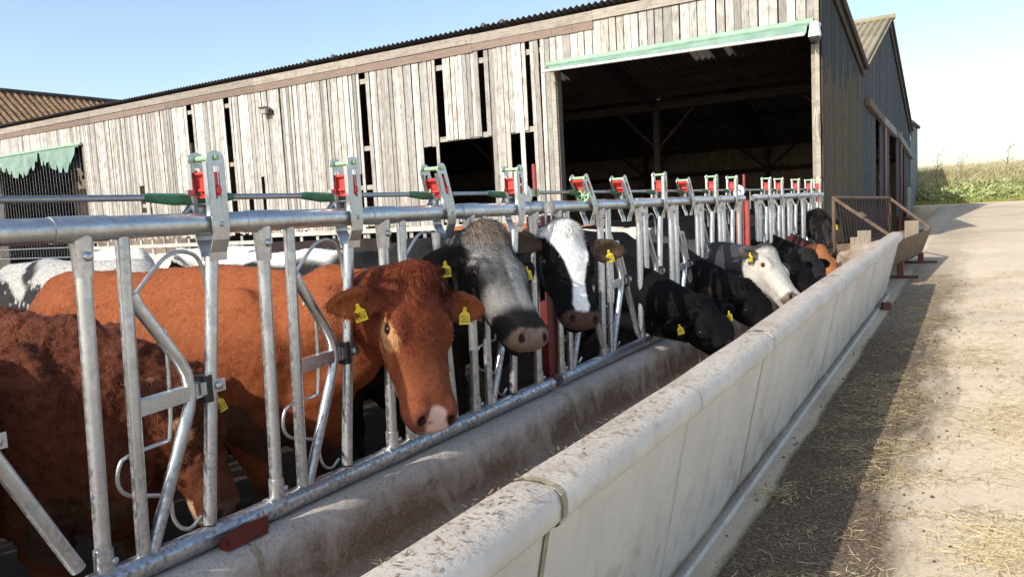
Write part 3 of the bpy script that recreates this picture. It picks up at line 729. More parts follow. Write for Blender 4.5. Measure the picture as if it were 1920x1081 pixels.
# second, steeper roof behind the left end
nb = thing('neighbouring_shed', 'steep brown lichened corrugated roof of a shed rising behind the left end of the barn', 'shed', (-36, 24, 0))
m = MB(); s = nrm(V(2.9, 0, -2.25)); corr(m, (-36, 15.75, 8.0), (-36, 46, 8.0), s, V(-s[2], 0, s[0]), 3.75, .30, .05)
s2 = V(-s[0], 0, s[2]); corr(m, (-36, 15.75, 8.0), (-36, 46, 8.0), s2, V(s[2] * -1, 0, s[0]) * V(-1, 1, 1), 3.75, .30, .05)
m.build('corrugated_roof', M['roof_old'], nb)
m = MB(); m.tube([(-36, 15.7, 8.06), (-36, 46, 8.06)], .09, 8); m.build('ridge_capping', M['roof_dark'], nb)
m = MB(); m.prism([(-38.8, 0), (-33.35, 0), (-33.35, 5.9), (-36, 7.9), (-38.8, 5.8)], 'y', 15.95, 16.05); m.build('gable_wall', M['roof_dark'], nb)
# bulkhead lamp and camera
t = thing('flood_lamp', 'small grey lamp box fixed high on the board cladding', 'lamp', (-17.3, FY - .1, 4.9))
m = MB(); m.bbox((-17.33, FY - .15, 4.90), (.26, .16, .17), .02); m.box((-17.33, FY - .18, 4.99), (.30, .24, .015)); m.build('housing', m_plain('grey lamp housing', (.34, .31, .27), .6), t)
m = MB(); m.box((-17.15, FY - .06, 4.86), (.10, .08, .12)); m.build('bracket', M['inner_steel'], t)
t = thing('security_camera', 'white dome security camera with smoked globe at the doorway corner', 'camera', (-2.72, FY - .2, 4.45))
m = MB(); m.tube([(-2.70, FY - .12, 4.78), (-2.72, FY - .22, 4.78)], .07, 12); m.tube([(-2.72, FY - .26, 4.82), (-2.72, FY - .26, 4.62), (-2.72, FY - .26, 4.56)], [.075, .11, .115], 16); m.build('camera_body', M['white_plastic'], t)
m = MB(); m.ball((-2.72, FY - .26, 4.55), (.10, .10, .13), 16, 10); m.build('dome', m_plain('smoked glass dome', (.03, .03, .035), .1, 0, .1), t)
m = MB(); m.tube([(-2.74, FY - .2, 3.3), (-2.76, FY - .24, 3.05), (-2.72, FY - .24, 2.75), (-2.70, FY - .22, 2.9), (-2.73, FY - .2, 3.3)], .012, 6)
tag(m.build('coiled_rope', m_plain('pale rope', (.5, .46, .38), .9), origin=(-2.73, FY - .2, 3.0)), 'loop of pale rope hanging on the doorway post', 'rope')

# small far building at the right edge of the barn
t = thing('far_shed', 'narrow grey shed edge just visible behind the far end of the barn', 'shed', (-3.2, 37.6, 1.0))
m = MB(); m.col = (.22, .23, .24, 1); m.box((-4.6, 36.0, 2.6), (3.9, 3.4, 3.4)); m.build('shed_wall', M['timber_dark'], t)
m = MB(); m.col = (.10, .10, .10, 1); m.box((-4.6, 36.0, 4.36), (4.1, 3.7, .1)); m.build('shed_roof', M['timber_dark'], t)

# ------------------------------------------------------------------ hay feeder beyond the trough
fd = thing('hay_feeder', 'rust brown hay feeder with a slatted rack over a wide trough', 'hay feeder', (-1.5, 13.5, .35))
def FP(u, v, z):   # u along the feeder 0..3, v across 0 (rack) .. 1 (road lip)
    a = V(-1.96 + .45 * u / 3, 12.25 + 2.95 * u / 3, z); b = V(-1.10 + .24 * u / 3, 12.05 + 2.95 * u / 3, z); return a + (b - a) * v
m = MB()
prof = [(0.02, .98), (.10, .72), (.30, .56), (.55, .52), (.80, .62), (1.0, 1.02)]
vs = []; 
for u in (0, 1, 2, 3):
    for v, z in prof: vs.append(FP(u, v, z + .03 * u / 3))
    for v, z in reversed(prof): vs.append(FP(u, v * .97 + .015, z - .014 + .03 * u / 3) if v < .9 else FP(u, v + .018, z + .03 * u / 3))
n = 12; f = [(j * n + i, j * n + (i + 1) % n, (j + 1) * n + (i + 1) % n, (j + 1) * n + i) for j in range(3) for i in range(n)]
m.add(vs, [tuple(reversed(q)) for q in f]); 
for u in (0, 3):
    q = [FP(u, v, z + .03 * u / 3) for v, z in prof] ; m.add(q + [p + V(0, .012, 0) for p in q], [tuple(range(6)), tuple(range(11, 5, -1))])
m.build('trough_pan', M['rust_trough'], fd)
m = MB(); m.tube([FP(0, 0, 1.66), FP(3, 0, 1.60)], .026, 8); m.tube([FP(0, 0, 1.66), FP(0, 0, .4)], .028, 8); m.tube([FP(3, 0, 1.6), FP(3, 0, .4)], .028, 8); m.tube([FP(0, 0.02, 1.0), FP(3, .02, 1.0)], .022, 8); m.build('rack_frame', M['rust_trough'], fd)
m = MB()
for i in range(1, 21): m.tube([FP(3 * i / 21, .0, 1.64 - .05 * i / 21), FP(3 * i / 21, .10, .98)], .014, 6)
m.build('rack_bars', M['inner_steel'], fd)
for u in (0, 3):
    m = MB(); a, b = FP(u, 0, 1.66 - .02 * u), FP(u, .98, 1.04 + .01 * u); d = frame(b - a); m.box((a + b) / 2, (np.linalg.norm(b - a), .05, .035), d)
    if u == 0: m.box(a + (b - a) * .47 + V(0, 0, .02), (.10, .09, .06), d)
    m.build('strut', M['rust_trough'], fd)
for u in (1.2, 2.92):
    m = MB(); p = FP(u, .78, 0); g = float(zroad(p[1])); m.bbox((p[0], p[1], (g + .62) / 2 + .02), (.09, .09, .62 - g), .01); m.build('leg', M['rust_red'], fd)
    m = MB(); m.box((p[0], p[1], g + .02), (.50, .10, .035)); m.build('foot', M['rust_red'], fd)
m = MB(); m.col = (.26, .20, .13, 1); m.bbox(FP(2.75, .62, 1.0), (.22, .04, .40), .01); tag(m.build('timber_offcut', M['timber'], origin=FP(2.75, .62, .8)), 'pale square timber offcut standing in the far end of the feeder', 'timber')
# tall pale post by the end of the barrier
# ------------------------------------------------------------------ feed barrier
RX = -2.39; ZT = 1.72; ZB = .60
def dome_bolt(m, c, r=.013, d=(1, 0, 0)):
    R = frame(d, (0, 0, 1)); m.ball(c, (r * .8, r, r), 10, 6, R)
def post(parent, y, sleeve=True):
    m = MB(); yb, yt = y, y + .035
    m.tube([(RX, yb, ZB + .03), (RX, yt, ZT - .10)], .0245, 16)
    m.tube([(RX, yb, ZB + .0), (RX, yb + .003, ZB + .11)], .030, 16)
    o = m.build('post', M['galv'], parent)
    m = MB()
    # flattened T sleeve around the rail with a skirt down the post
    for s in (-1, 1): m.tube([(RX, yt + s * .085, ZT), (RX, yt + s * .087, ZT)], .0412, 18)
    m.tube([(RX, yt - .088, ZT), (RX, yt + .088, ZT)], .0414, 20)
    m.tube([(RX, yt + .002, ZT - .02), (RX, yt, ZT - .15)], [.036, .0285], 16)
    m.build('sleeve', M['galv'], o)
    m = MB(); dome_bolt(m, (RX + .035, yt, ZT - .085), .016); m.build('bolt', M['plate'], o); m = MB(); dome_bolt(m, (RX + .028, yb + .022, ZB + .07), .012); m.build('bolt', M['plate'], o)
def panel(y0, y1, label, posts):
    t = thing('feed_barrier', label, 'cattle barrier', (RX, y0, 0), 'panels of the galvanised feed barrier')
    m = MB(); m.tube([(RX, y0, ZT), (RX, y1, ZT)], .038, 20); m.build('top_rail', M['galv'], t)
    m = MB(); m.tube([(RX, y0, ZB), (RX, y1, ZB)], .042, 20); m.build('bottom_rail', M['galv_dirty'], t)
    for p in posts: post(t, p)
    m = MB(); m.tube([(RX, y0 - .06, ZT), (RX, y0 + .02, ZT)], .032, 12); m.build('rail_spigot', M['galv_tube'], t)
    for y in posts:   # collars on the bottom rail
        m = MB(); m.tube([(RX, y - .05, ZB), (RX, y + .05, ZB)], .0455, 18); m.build('collar', M['galv_dirty'], t)
    return t
U1 = [-.13, .575, 1.315, 2.02, 2.72, 3.42]; U2 = [4.42, 5.08, 5.81, 6.54, 7.27, 8.0]; U3 = [9.52, 10.2, 11.25, 12.2, 12.9]
panel(-.6, 4.27, 'nearest panel of the galvanised feed barrier, in front of the curly red calf', U1 + [4.12])
panel(4.45, 8.93, 'middle panel of the galvanised feed barrier, behind the black cows feeding head down', U2 + [8.72])
panel(9.40, 13.78, 'far panel of the galvanised feed barrier, running up to the barn doorway', U3 + [10.9, 13.65])
# the drive tube that opens the yokes, with its green sleeves
dt = thing('drive_tube', 'long grey control rod with green rubber sleeves running above the barrier rail', 'control rod', (-2.42, -.5, 1.815))
m = MB(); m.tube([(-2.425, -.5, 1.815), (-2.425, 4.15, 1.815)], .0115, 10); m.tube([(-2.425, 4.2, 1.815), (-2.425, 13.7, 1.815)], .0115, 10); m.build('rod', M['galv_tube'], dt)
YK = []
for U, tab in ((U1, {0: 'o', 1: 'c', 2: 'c', 3: 'h', 4: 'c'}), (U2, {0: 'o', 1: 'o', 2: 'c', 3: 'o', 4: 'c', 5: 'c'}), (U3, {i: 'c' for i in range(5)})):
    for i, y in enumerate(U[:] if U is not U1 else U[:]):
        YK.append((y, None if (U is U1 and i == 0) else tab.get(i - (1 if U is U1 else 0), 'c')))
YK = [(y, s) for y, s in YK if s]
desc = ['open yoke at the left edge with its swing bar hanging slanted', 'closed yoke in front of the curly brown calf\'s lowered head', 'closed yoke just left of the red cow\'s face',
        'yoke behind the red cow\'s poll, its red catch leaning', 'closed yoke above the poll of the grey faced cow', 'yoke with a green spoked wheel on its red catch', 'open yoke right of the blaze faced cow, its bar slanting',
        'tall closed yoke at the neck of the nearest black head-down cow', 'lowered red catch just right of the tall closed yoke', 'closed yoke at the neck of the second black head-down cow', 'closed yoke beside the grey neck of the white faced cow',
        'first yoke past the second red post', 'second yoke past the second red post', 'third yoke past the second red post', 'next to last yoke before the barn', 'last yoke beside the barn doorway']
def yoke(y, st, label, wheel=False, first=False):
    t = thing('locking_yoke', label + ' on the feed barrier', 'headlock', (RX, y + .3, ZB), 'locking yokes of the feed barrier')
    P = lambda dy, z, dx=0: V(RX + dx, y + dy, z)
    m = MB(); m.tube([P(.135, ZB + .03), P(.172, ZT - .02)], .0225, 14)
    m.tube([P(.183, 1.50), P(.20, 1.46), P(.335, 1.25), P(.356, 1.205), P(.365, 1.16), P(.365, 1.12)], .0215, 12)
    m.tube([P(.365, 1.12), P(.352, 1.07), P(.165, ZB + .03)], .0215, 12)
    m.build('divider_frame', M['galv'], t)
    m = MB(); R = frame((0, 1, .05), (0, 0, 1)); m.box(P(.285, 1.13), (.255, .034, .052), R); m.build('guide_plate', M['galv'], t)
    m = MB(); m.bbox(P(.425, 1.135), (.064, .035, .095), .008); m.build('bumper', M['black_rubber'], t)
    piv = P(.462, 1.14)
    bot, top = {'c': (P(.395, .645), P(.505, ZT - .12)), 'h': (P(.50, .65), P(.44, ZT - .10)), 'o': (P(.66, .68), P(.30, ZT - .28))}[st]
    m = MB(); m.tube([bot, bot + (top - bot) * .5, top], .0235, 14)
    m.build('swing_bar', M['galv'], t)
    m = MB(); m.box(piv + V(.026, -.02, 0), (.006, .10, .045)); m.ball(piv + V(.034, 0, 0), (.010, .016, .016), 10, 6); m.build('pivot_bolt', M['plate'], t)
    # bent guard rods behind
    m = MB(); r = .0075; dx = -.045
    if st != 'o':
        m.rod([P(.20, 1.47, dx), P(.30, 1.57, dx), P(.36, 1.615, dx), P(.42, 1.625, dx), P(.475, 1.60, dx), P(.50, 1.53, dx), P(.505, 1.45, dx)], r, 8)
    m.rod([P(.26, 1.37, dx), P(.31, 1.36, dx), P(.322, 1.33, dx), P(.315, 1.1, dx), P(.30, .98, dx)], r, 8)
    m.rod([P(.30, .975, dx), P(.15, .965, dx), P(.11, .94, dx), P(.10, .88, dx), P(.13, .835, dx), P(.20, .81, dx), P(.255, .79, dx), P(.28, .765, dx), P(.285, .70, dx), P(.31, .655, dx), P(.35, .64, dx), P(.395, .665, dx)], r, 8)
    m.build('guard_rod', M['plate'], t)
    # catch bracket straddling the rail
    yc = y + .515; tilt = {'c': 0, 'h': -.5, 'o': -1.0}[st]
    a_ = tilt * .62; Rt = np.array([[1, 0, 0], [0, math.cos(a_), math.sin(a_)], [0, -math.sin(a_), math.cos(a_)]])
    if first: yc -= .14
    hub = V(RX, yc, ZT); Q = lambda dx, dy, dz: hub + Rt @ V(dx, dy, dz)
    m = MB(); top_z = .245; hw = .037
    for sx, xx in ((1, .052), (-1, -.052)):
        # side plate with a slot: frame of four strips plus rounded head
        def strip(y0, y1, z0, z1, th=.005):
            m.box(Q(xx, (y0 + y1) / 2, (z0 + z1) / 2), (th, y1 - y0, z1 - z0), Rt)
        strip(-hw, -.011, .03, top_z - .02); strip(.011, hw, .03, top_z - .02); strip(-.0108, .0108, .03, .085, .0045); strip(-.0108, .0108, .20, top_z - .02, .0045)
        q = [(hw * math.cos(k), top_z - .02 + .03 * math.sin(k)) for k in np.linspace(0, math.pi, 8)]
        vs = [Q(xx - .0025, a, b) for a, b in q] + [Q(xx + .0025, a, b) for a, b in q]
        m.add(vs, [tuple(range(8)), tuple(range(15, 7, -1))] + [(i, 8 + i, 9 + i, i + 1) for i in range(7)])
        m.box(Q(xx - sx * .009, -hw - .001, .12), (.020, .004, .19), Rt)             # folded flange
        # lower jaw joggled round the rail down to the swing bar
        prof_ = [(xx, .03), (xx + sx * .0, -.015), (xx - sx * .006, -.06), (xx - sx * .026, -.105), (xx - sx * .03, -.135)]
        for (x0, z0), (x1, z1) in zip(prof_[:-1], prof_[1:]):
            wv = hw - .002; vs = []
            for (xa, za) in ((x0, z0), (x1, z1)): G = (lambda a, b, c_: hub + V(a, b, c_)) if za < 0 else Q; vs += [G(xa - .003, -wv, za), G(xa - .003, wv, za), G(xa + .003, wv, za), G(xa + .003, -wv, za)]
            m.add(vs, [(0, 1, 5, 4), (1, 2, 6, 5), (2, 3, 7, 6), (3, 0, 4, 7), (0, 3, 2, 1), (4, 5, 6, 7)])
        m.ball(Q(xx + sx * .004, .004, -.005), (.006, .009, .009), 8, 5)
    br = m.build('catch_bracket', M['plate'], t)
    m = MB(); m.tube([Q(-.056, 0, top_z - .015), Q(.056, 0, top_z - .015)], .0105, 10); m.ball(Q(.062, 0, top_z - .015), (.004, .011, .011), 8, 5); m.build('green_pin', M['green_plastic'], br)
    m = MB(); zc = .145 if st != 'o' else .185
    m.box(Q(0, -.002, zc - .008), (.094, .022, .085), Rt); m.box(Q(0, -.016, zc + .032), (.094, .022, .009), Rt); m.box(Q(0, -.016, zc - .052), (.094, .03, .008), Rt); m.tube([Q(-.02, -.02, zc - .028), Q(.03, -.02, zc - .028)], .007, 8)
    m.ball(Q(.054, .004, zc - .03), (.007, .012, .019), 10, 6); m.build('red_catch', M['red_plastic'], br)
    # saddle on the rail
    s = MB()
    for dy in (-.055, .05): s.box((RX - .03, yc + dy, ZT + .068), (.055, .018, .06)); s.box((RX - .03, yc + dy, ZT + .105), (.02, .03, .03))
    s.tube([(RX - .03, yc - .085, ZT + .035), (RX - .03, yc - .05, ZT + .07), (RX - .03, yc + .03, ZT + .07), (RX - .03, yc + .075, ZT + .035)], .010, 8); s.build('saddle', M['plate'], t)
    g = MB(); g.tube([(-2.425, yc - .235, 1.815), (-2.425, yc - .215, 1.815), (-2.425, yc - .12, 1.808), (-2.425, yc + .04, 1.808), (-2.425, yc + .115, 1.815), (-2.425, yc + .13, 1.815)], [.012, .016, .021, .021, .015, .012], 12)
    g.build('rubber_sleeve', M['green_sleeve'], dt)
    if wheel:
        w = MB(); c = Q(.012, -.045, .115); Rw = frame((0, -1, .1), (0, 0, 1))
        k = np.linspace(0, 2 * math.pi, 19); w.tube([c + Rw @ V(0, .043 * math.cos(a), .043 * math.sin(a)) for a in k], .008, 8, cap=False)
        for a in (0, 1.05, 2.1): w.tube([c + Rw @ V(0, -.04 * math.cos(a), -.04 * math.sin(a)), c + Rw @ V(0, .04 * math.cos(a), .04 * math.sin(a))], .006, 6)
        w.ball(c, (.016, .016, .016), 8, 6); w.build('green_wheel', M['green_plastic'], t)
for i, (y, s) in enumerate(YK): yoke(y, s, desc[min(i, len(desc) - 1)], wheel=(i == 5), first=(i == 0))
# levers at the panel ends
for y, lab in ((4.12, 'upright red control lever with a round white housing above the first red post'), (8.95, 'upright red control lever with a round white housing above the second pair of red posts')):
    t = thing('control_lever', lab, 'lever', (RX, y, ZT), 'levers working the yokes')
    m = MB(); m.tube([(-2.45, y - .012, 1.80), (-2.45, y + .012, 1.80)], .075, 20); m.box((-2.45, y, 1.74), (.05, .03, .05)); m.build('housing', M['white_plastic'], t)
    m = MB(); m.tube([(-2.405, y + .10, 1.80), (-2.405, y + .10, 1.99)], .014, 10); m.build('handle', M['red_steel_bright'], t)
    m = MB(); m.bbox((-2.425, y + .10, 1.815), (.05, .10, .045), .006); m.build('clamp', M['green_plastic'], t)
    m = MB(); m.tube([(-2.34, y + .10, 1.80), (-2.34, y + .10, 1.60)], .007, 8); m.ball((-2.34, y + .10, 1.60), .012, 8, 6); m.build('drop_pin', M['plate'], t)
# red posts
def hpost(x, y, w, top, lab, mat='red_steel', bot=.0):
    t = thing('red_post', lab, 'steel post', (x, y, 0), 'red steel posts carrying the barrier')
    m = MB()
    m.box((x + w / 2, y, (top + bot) / 2), (.009, w, top - bot)); m.box((x - w / 2, y, (top + bot) / 2), (.009, w, top - bot)); m.box((x, y, (top + bot) / 2 - .002), (w - .009, .007, top - bot - .004))
    m.build('stanchion', M[mat], t)
hpost(-2.47, 4.36, .11, 1.67, 'dark red steel post between the grey faced and blaze faced cows')
hpost(-2.46, 9.02, .05, 1.66, 'left one of the paired bright red posts behind the white faced cow', 'red_steel_bright'); hpost(-2.46, 9.33, .06, 1.70, 'right one of the paired bright red posts behind the white faced cow', 'red_steel_bright')
hpost(-2.46, 13.85, .06, 1.78, 'last red post where the barrier meets the barn', 'red_steel_bright')
m = MB(); m.box((-2.325, 1.80, .575), (.05, .18, .035)); m.box((-2.30, 1.80, .60), (.012, .18, .05))
tag(m.build('fixing_clamp', M['red_steel'], origin=(-2.32, 1.8, .575)), 'dark red fixing clamp under the bottom rail near the curly cow\'s muzzle', 'clamp')
m = MB(); m.col = (.62, .55, .42, 1); m.box((-2.58, 14.6, 1.2), (.06, .06, 1.7)); tag(m.build('timber_stake', M['timber'], origin=(-2.58, 14.6, .35)), 'pale timber stake between the last red post and the barn', 'stake')
# ------------------------------------------------------------------ cattle: one continuous skin from a smooth-blended distance field
class Field:
    def __init__(s, lo, hi, h):
        s.lo = np.array(lo, float); s.h = h; s.n = np.ceil((np.array(hi) - s.lo) / h).astype(int) + 1
        s.F = np.full(s.n, 1.0, np.float32)
    def region(s, lo, hi):
        a = np.clip(np.floor((np.array(lo) - s.lo) / s.h).astype(int), 0, s.n - 1); b = np.clip(np.ceil((np.array(hi) - s.lo) / s.h).astype(int) + 1, 1, s.n)
        if np.any(b <= a): return None
        ax = [(s.lo[i] + s.h * np.arange(a[i], b[i])).astype(np.float32) for i in range(3)]
        return (slice(a[0], b[0]), slice(a[1], b[1]), slice(a[2], b[2])), np.stack(np.meshgrid(*ax, indexing='ij'), -1)
    def put(s, lo, hi, fn, k=.03, sub=False):
        pad = k * 1.2 + s.h * 3
        r = s.region(np.array(lo) - pad, np.array(hi) + pad)
        if r is None: return
        sl_, p = r; d = fn(p).astype(np.float32); a = s.F[sl_]
        if sub:
            d = -d; hh = np.clip(.5 + .5 * (a - d) / k, 0, 1); s.F[sl_] = d + (a - d) * hh + k * hh * (1 - hh)
        else:
            hh = np.clip(.5 + .5 * (a - d) / k, 0, 1); s.F[sl_] = a + (d - a) * hh - k * hh * (1 - hh)
    def cone(s, a, b, ra, rb, k=.04, sub=False, sq=None):
        a = np.array(a, float); b = np.array(b, float); R = max(ra, rb)
        ba = (b - a).astype(np.float32); L = float(ba @ ba) + 1e-9
        def fn(p):
            q = p - a.astype(np.float32); t = np.clip((q @ ba) / L, 0, 1)
            return np.linalg.norm(q - t[..., None] * ba, axis=-1) - (ra + (rb - ra) * t)
        s.put(np.minimum(a, b) - R, np.maximum(a, b) + R, fn, k, sub)
    def ell(s, c, r, R=None, k=.04, sub=False):
        c = np.array(c, float); r = np.array(r, float); R = np.eye(3) if R is None else np.array(R)
        ext = np.sqrt(((R * r) ** 2).sum(1))
        Rf = R.astype(np.float32)
        def fn(p):
            q = (p - c.astype(np.float32)) @ Rf
            k0 = np.linalg.norm(q / r.astype(np.float32), axis=-1); k1 = np.linalg.norm(q / (r * r).astype(np.float32), axis=-1) + 1e-6
            return k0 * (k0 - 1) / k1
        s.put(c - ext, c + ext, fn, k, sub)
    def loft(s, O, R, S, st, n=2.4, k=.03, bw=1.0):
        st = np.array(st, float); st[:, 1] *= bw; X = st[:, 0]
        cor = np.array([O + R @ (S * V(x, y, z)) for x in (X[0], X[-1]) for y in (-st[:, 1].max(), st[:, 1].max()) for z in (st[:, 3].min(), st[:, 2].max())])
        Rf = R.astype(np.float32); Of = O.astype(np.float32)
        def fn(p):
            q = (p - Of) @ Rf / S; x = q[..., 0]
            w = np.interp(x, X, st[:, 1]); t = np.interp(x, X, st[:, 2]); b = np.interp(x, X, st[:, 3])
            c = (t + b) / 2; hh = (t - b) / 2
            d = ((np.abs(q[..., 1]) / w) ** n + (np.abs(q[..., 2] - c) / hh) ** n) ** (1 / n) - 1
            d = d * np.minimum(w, hh) * .95
            e = np.maximum(X[0] - x, x - X[-1])
            return np.maximum(d, e) * S
        s.put(cor.min(0), cor.max(0), fn, k)
    def mesh(s, smooth=1):
        g = vdb.FloatGrid(1.0); g.copyFromArray(np.ascontiguousarray(s.F)); r = g.convertToPolygons(isovalue=0.0, adaptivity=0.0)
        if len(r) == 3: P, Tt, Q = r
        else: P, Q = r; Tt = np.zeros((0, 3), int)
        return np.array(P, float) * s.h + s.lo, np.array(Q), np.array(Tt)

UP = [(-.04, .060, -.03, -.10), (0, .100, .0, -.16), (.05, .113, .014, -.20), (.11, .119, .014, -.205), (.17, .120, .010, -.20), (.22, .117, .002, -.19), (.28, .112, -.008, -.175), (.34, .102, -.013, -.160), (.40, .096, -.016, -.148), (.45, .096, -.018, -.14), (.50, .096, -.026, -.132), (.535, .082, -.042, -.122), (.56, .040, -.065, -.10)]
JW = [(.01, .035, -.11, -.16), (.05, .074, -.10, -.235), (.11, .092, -.10, -.272), (.18, .090, -.10, -.262), (.26, .078, -.10, -.232), (.34, .066, -.10, -.204), (.42, .060, -.10, -.188), (.48, .062, -.10, -.182), (.52, .052, -.10, -.170), (.545, .026, -.11, -.150)]
def make_cow(c):
    """c: dict(W=withers xy, ang=heading, H=height, P=poll, M=muzzle, N=face normal, h=cell, ...)"""
    H = c.get('H', 1.5); S = H / 1.4; W = V(c['W'][0], c['W'][1], 0); a = c['ang']; fwd = V(math.cos(a), math.sin(a), 0); lf = V(-fwd[1], fwd[0], 0); gz = c.get('gz', 0.)
    def B(x, y, z): return W + S * (fwd * x + lf * y) + V(0, 0, gz + z * S)
    P = np.array(c['P'], float); Mz = np.array(c['M'], float); hx = nrm(Mz - P); HS = c.get('HS', np.linalg.norm(Mz - P) / .55); HR = frame(hx, c['N'])
    bw = c.get('bw', 1.0)
    def Hd(x, y, z): return P + HR @ (HS * V(x, y * bw, z))
    RB = np.array([fwd, lf, (0, 0, 1)]).T
    wid = c.get('wid', 1.0)
    pts = np.array([B(x, y, z) for x in (-1.95, .35) for y in (-.5 * wid, .5 * wid) for z in (0, 1.5)] + [Hd(x, y, z) for x in (-.1, .62) for y in (-.33, .33) for z in (-.32, .1)])
    lo = pts.min(0) - .05; hi = pts.max(0) + .05; lo[2] = -.01 + gz
    f = Field(lo, hi, c.get('h', .012))
    # trunk
    f.ell(B(-.38, 0, .93), (S * .56, S * .31 * wid, S * .43), RB, .1)
    f.ell(B(-.85, 0, .90), (S * .66, S * .37 * wid, S * .42), RB, .12)
    f.ell(B(-1.45, 0, 1.04), (S * .40, S * .27 * wid, S * .33), RB, .12)
    f.cone(B(.0, 0, 1.30), B(-.5, 0, 1.27), S * .085, S * .11, .12); f.cone(B(-.5, 0, 1.27), B(-1.62, 0, 1.28), S * .11, S * .08, .14)
    f.ell(B(-.95, 0, 1.20), (S * .55, S * .24 * wid, S * .13), RB, .14)
    for s in (-1, 1):
        f.ell(B(-1.27, s * .22 * wid, 1.23), (S * .11, S * .06, S * .06), RB, .10)
        f.ell(B(-1.68, s * .12, 1.13), (S * .06, S * .05, S * .07), RB, .08)
        f.ell(B(-.06, s * .20 * wid, .98), (S * .20, S * .10, S * .34), RB, .10)
        f.ell(B(-1.38, s * .19, .82), (S * .24, S * .13, S * .32), RB, .10)
        fx = .02 + c.get('step', 0) * s
        f.cone(B(-.08, s * .2, .72), B(fx - .03, s * .19, .46), S * .11, S * .062, .06); f.cone(B(fx - .03, s * .19, .46), B(fx - .02, s * .185, .14), S * .056, S * .04, .03)
        f.cone(B(fx - .02, s * .185, .14), B(fx + .03, s * .19, .03), S * .042, S * .058, .02)
        f.cone(B(-1.38, s * .22, .66), B(-1.62, s * .20, .50), S * .11, S * .06, .06); f.cone(B(-1.62, s * .20, .50), B(-1.55, s * .20, .14), S * .052, S * .04, .03)
        f.cone(B(-1.55, s * .20, .14), B(-1.50, s * .20, .03), S * .042, S * .058, .02)
    f.cone(B(-1.74, 0, 1.24), B(-1.86, 0, .9), S * .04, S * .028, .05); f.cone(B(-1.86, 0, .9), B(-1.88, 0, .45), S * .026, S * .05, .03)
    f.ell(B(.13, 0, .78), (S * .17, S * .16, S * .26), RB, .10)     # brisket
    # neck
    n0 = B(-.10, 0, 1.03); n1 = Hd(.07, 0, -.10)
    mid = (n0 + n1) / 2 + V(0, 0, c.get('crest', .03)) + lf * 0
    nw = c.get('neck', 1.0)
    f.cone(n0, mid, S * .24 * nw, S * .175 * nw, .10); f.cone(mid, n1, S * .175 * nw, HS * .112, .08)
    f.cone(B(-.12, 0, 1.20), (B(-.1, 0, 1.2) + Hd(.02, 0, -.06)) / 2 + V(0, 0, c.get('crest', .03)), S * .12, S * .09 * nw, .10)
    f.cone((B(-.1, 0, 1.2) + Hd(.02, 0, -.06)) / 2 + V(0, 0, c.get('crest', .03)), Hd(.03, 0, -.06), S * .09 * nw, HS * .09, .08)
    thr = Hd(.13, 0, -.20); f.cone(B(.14, 0, .84), (B(.14, 0, .84) + thr) / 2 - V(0, 0, .03), S * .15, S * .085, .08); f.cone((B(.14, 0, .84) + thr) / 2 - V(0, 0, .03), thr, S * .085, HS * .06, .06)
    # head
    f.loft(P, HR, HS, UP, 2.3, .035 * HS, bw); f.loft(P, HR, HS, JW, 2.2, .03 * HS, bw)
    E_ = lambda p, r, R=None, k=.02, sub=False: f.ell(Hd(*p), HS * np.array(r), HR if R is None else HR @ R, k * HS, sub)
    E_((.00, 0, .0), (.055, .085, .05), k=.04)                     # poll
    for s in (-1, 1):
        E_((.180, s * .100, -.036), (.060, .026, .030), k=.04)        # brow
        E_((.205, s * .110, -.066), (.045, .018, .022), k=.03)
        f.cone(Hd(.20, s * .098, -.085), Hd(.34, s * .074, -.105), HS * .022, HS * .016, .03 * HS)
        E_((.13, s * .074, -.17), (.085, .026, .075), k=.03)           # masseter
        E_((.480, s * .058, -.078), (.056, .034, .050), k=.03)        # muzzle pads
        E_((.195, s * .130, -.052), (.020, .018, .013), k=.010, sub=True)   # eye socket
        nr = frame((1, s * .6, -.9)).dot(np.eye(3))
        E_((.528, s * .058, -.046), (.019, .014, .017), nr, .010, True)      # nostril
        f.cone(Hd(.52, s * .030, -.128), Hd(.44, s * .082, -.128), HS * .0065, HS * .0075, .006, True)  # mouth line
        f.cone(Hd(.555, 0, -.122), Hd(.52, s * .030, -.128), HS * .006, HS * .0065, .006, True)
        # ear
        ed = c.get('ear', (-.18, .95, -.22)); ed = ed[s] if isinstance(ed, dict) else ed
        e1 = nrm(V(ed[0], s * ed[1], ed[2])); op = c.get('eopen', (.75, .0, .62)); op = op[s] if isinstance(op, dict) else op
        e3 = nrm(V(op[0], s * op[1], op[2])); e3 = nrm(e3 - e1 * (e3 @ e1)); e2 = np.cross(e3, e1); Re = np.array([e1, e2, e3]).T
        es = c.get('es', 1.0); base = V(c.get('earx', .085), s * .098, -.055)
        f.cone(Hd(*base), Hd(*(base + e1 * .055 * es)), HS * .030, HS * .026, .02 * HS)
        E_(base + e1 * .105 * es, (.085 * es, .056 * es, .024), Re, .02); E_(base + e1 * .165 * es - e3 * .004, (.055 * es, .034 * es, .016), Re, .03)
        E_(base + e1 * .120 * es + e3 * .027, (.085 * es, .036 * es, .027), Re, .010, True)
    E_((.505, 0, -.155), (.040, .040, .022), k=.02)                    # lower lip
    Vv, Q, Tt = f.mesh()
    del f.F
    # normals
    def normals():
        N = np.zeros_like(Vv); 
        e = np.cross(Vv[Q[:, 2]] - Vv[Q[:, 0]], Vv[Q[:, 3]] - Vv[Q[:, 1]])
        for i in range(4): np.add.at(N, Q[:, i], e)
        return N / (np.linalg.norm(N, axis=1, keepdims=True) + 1e-12)
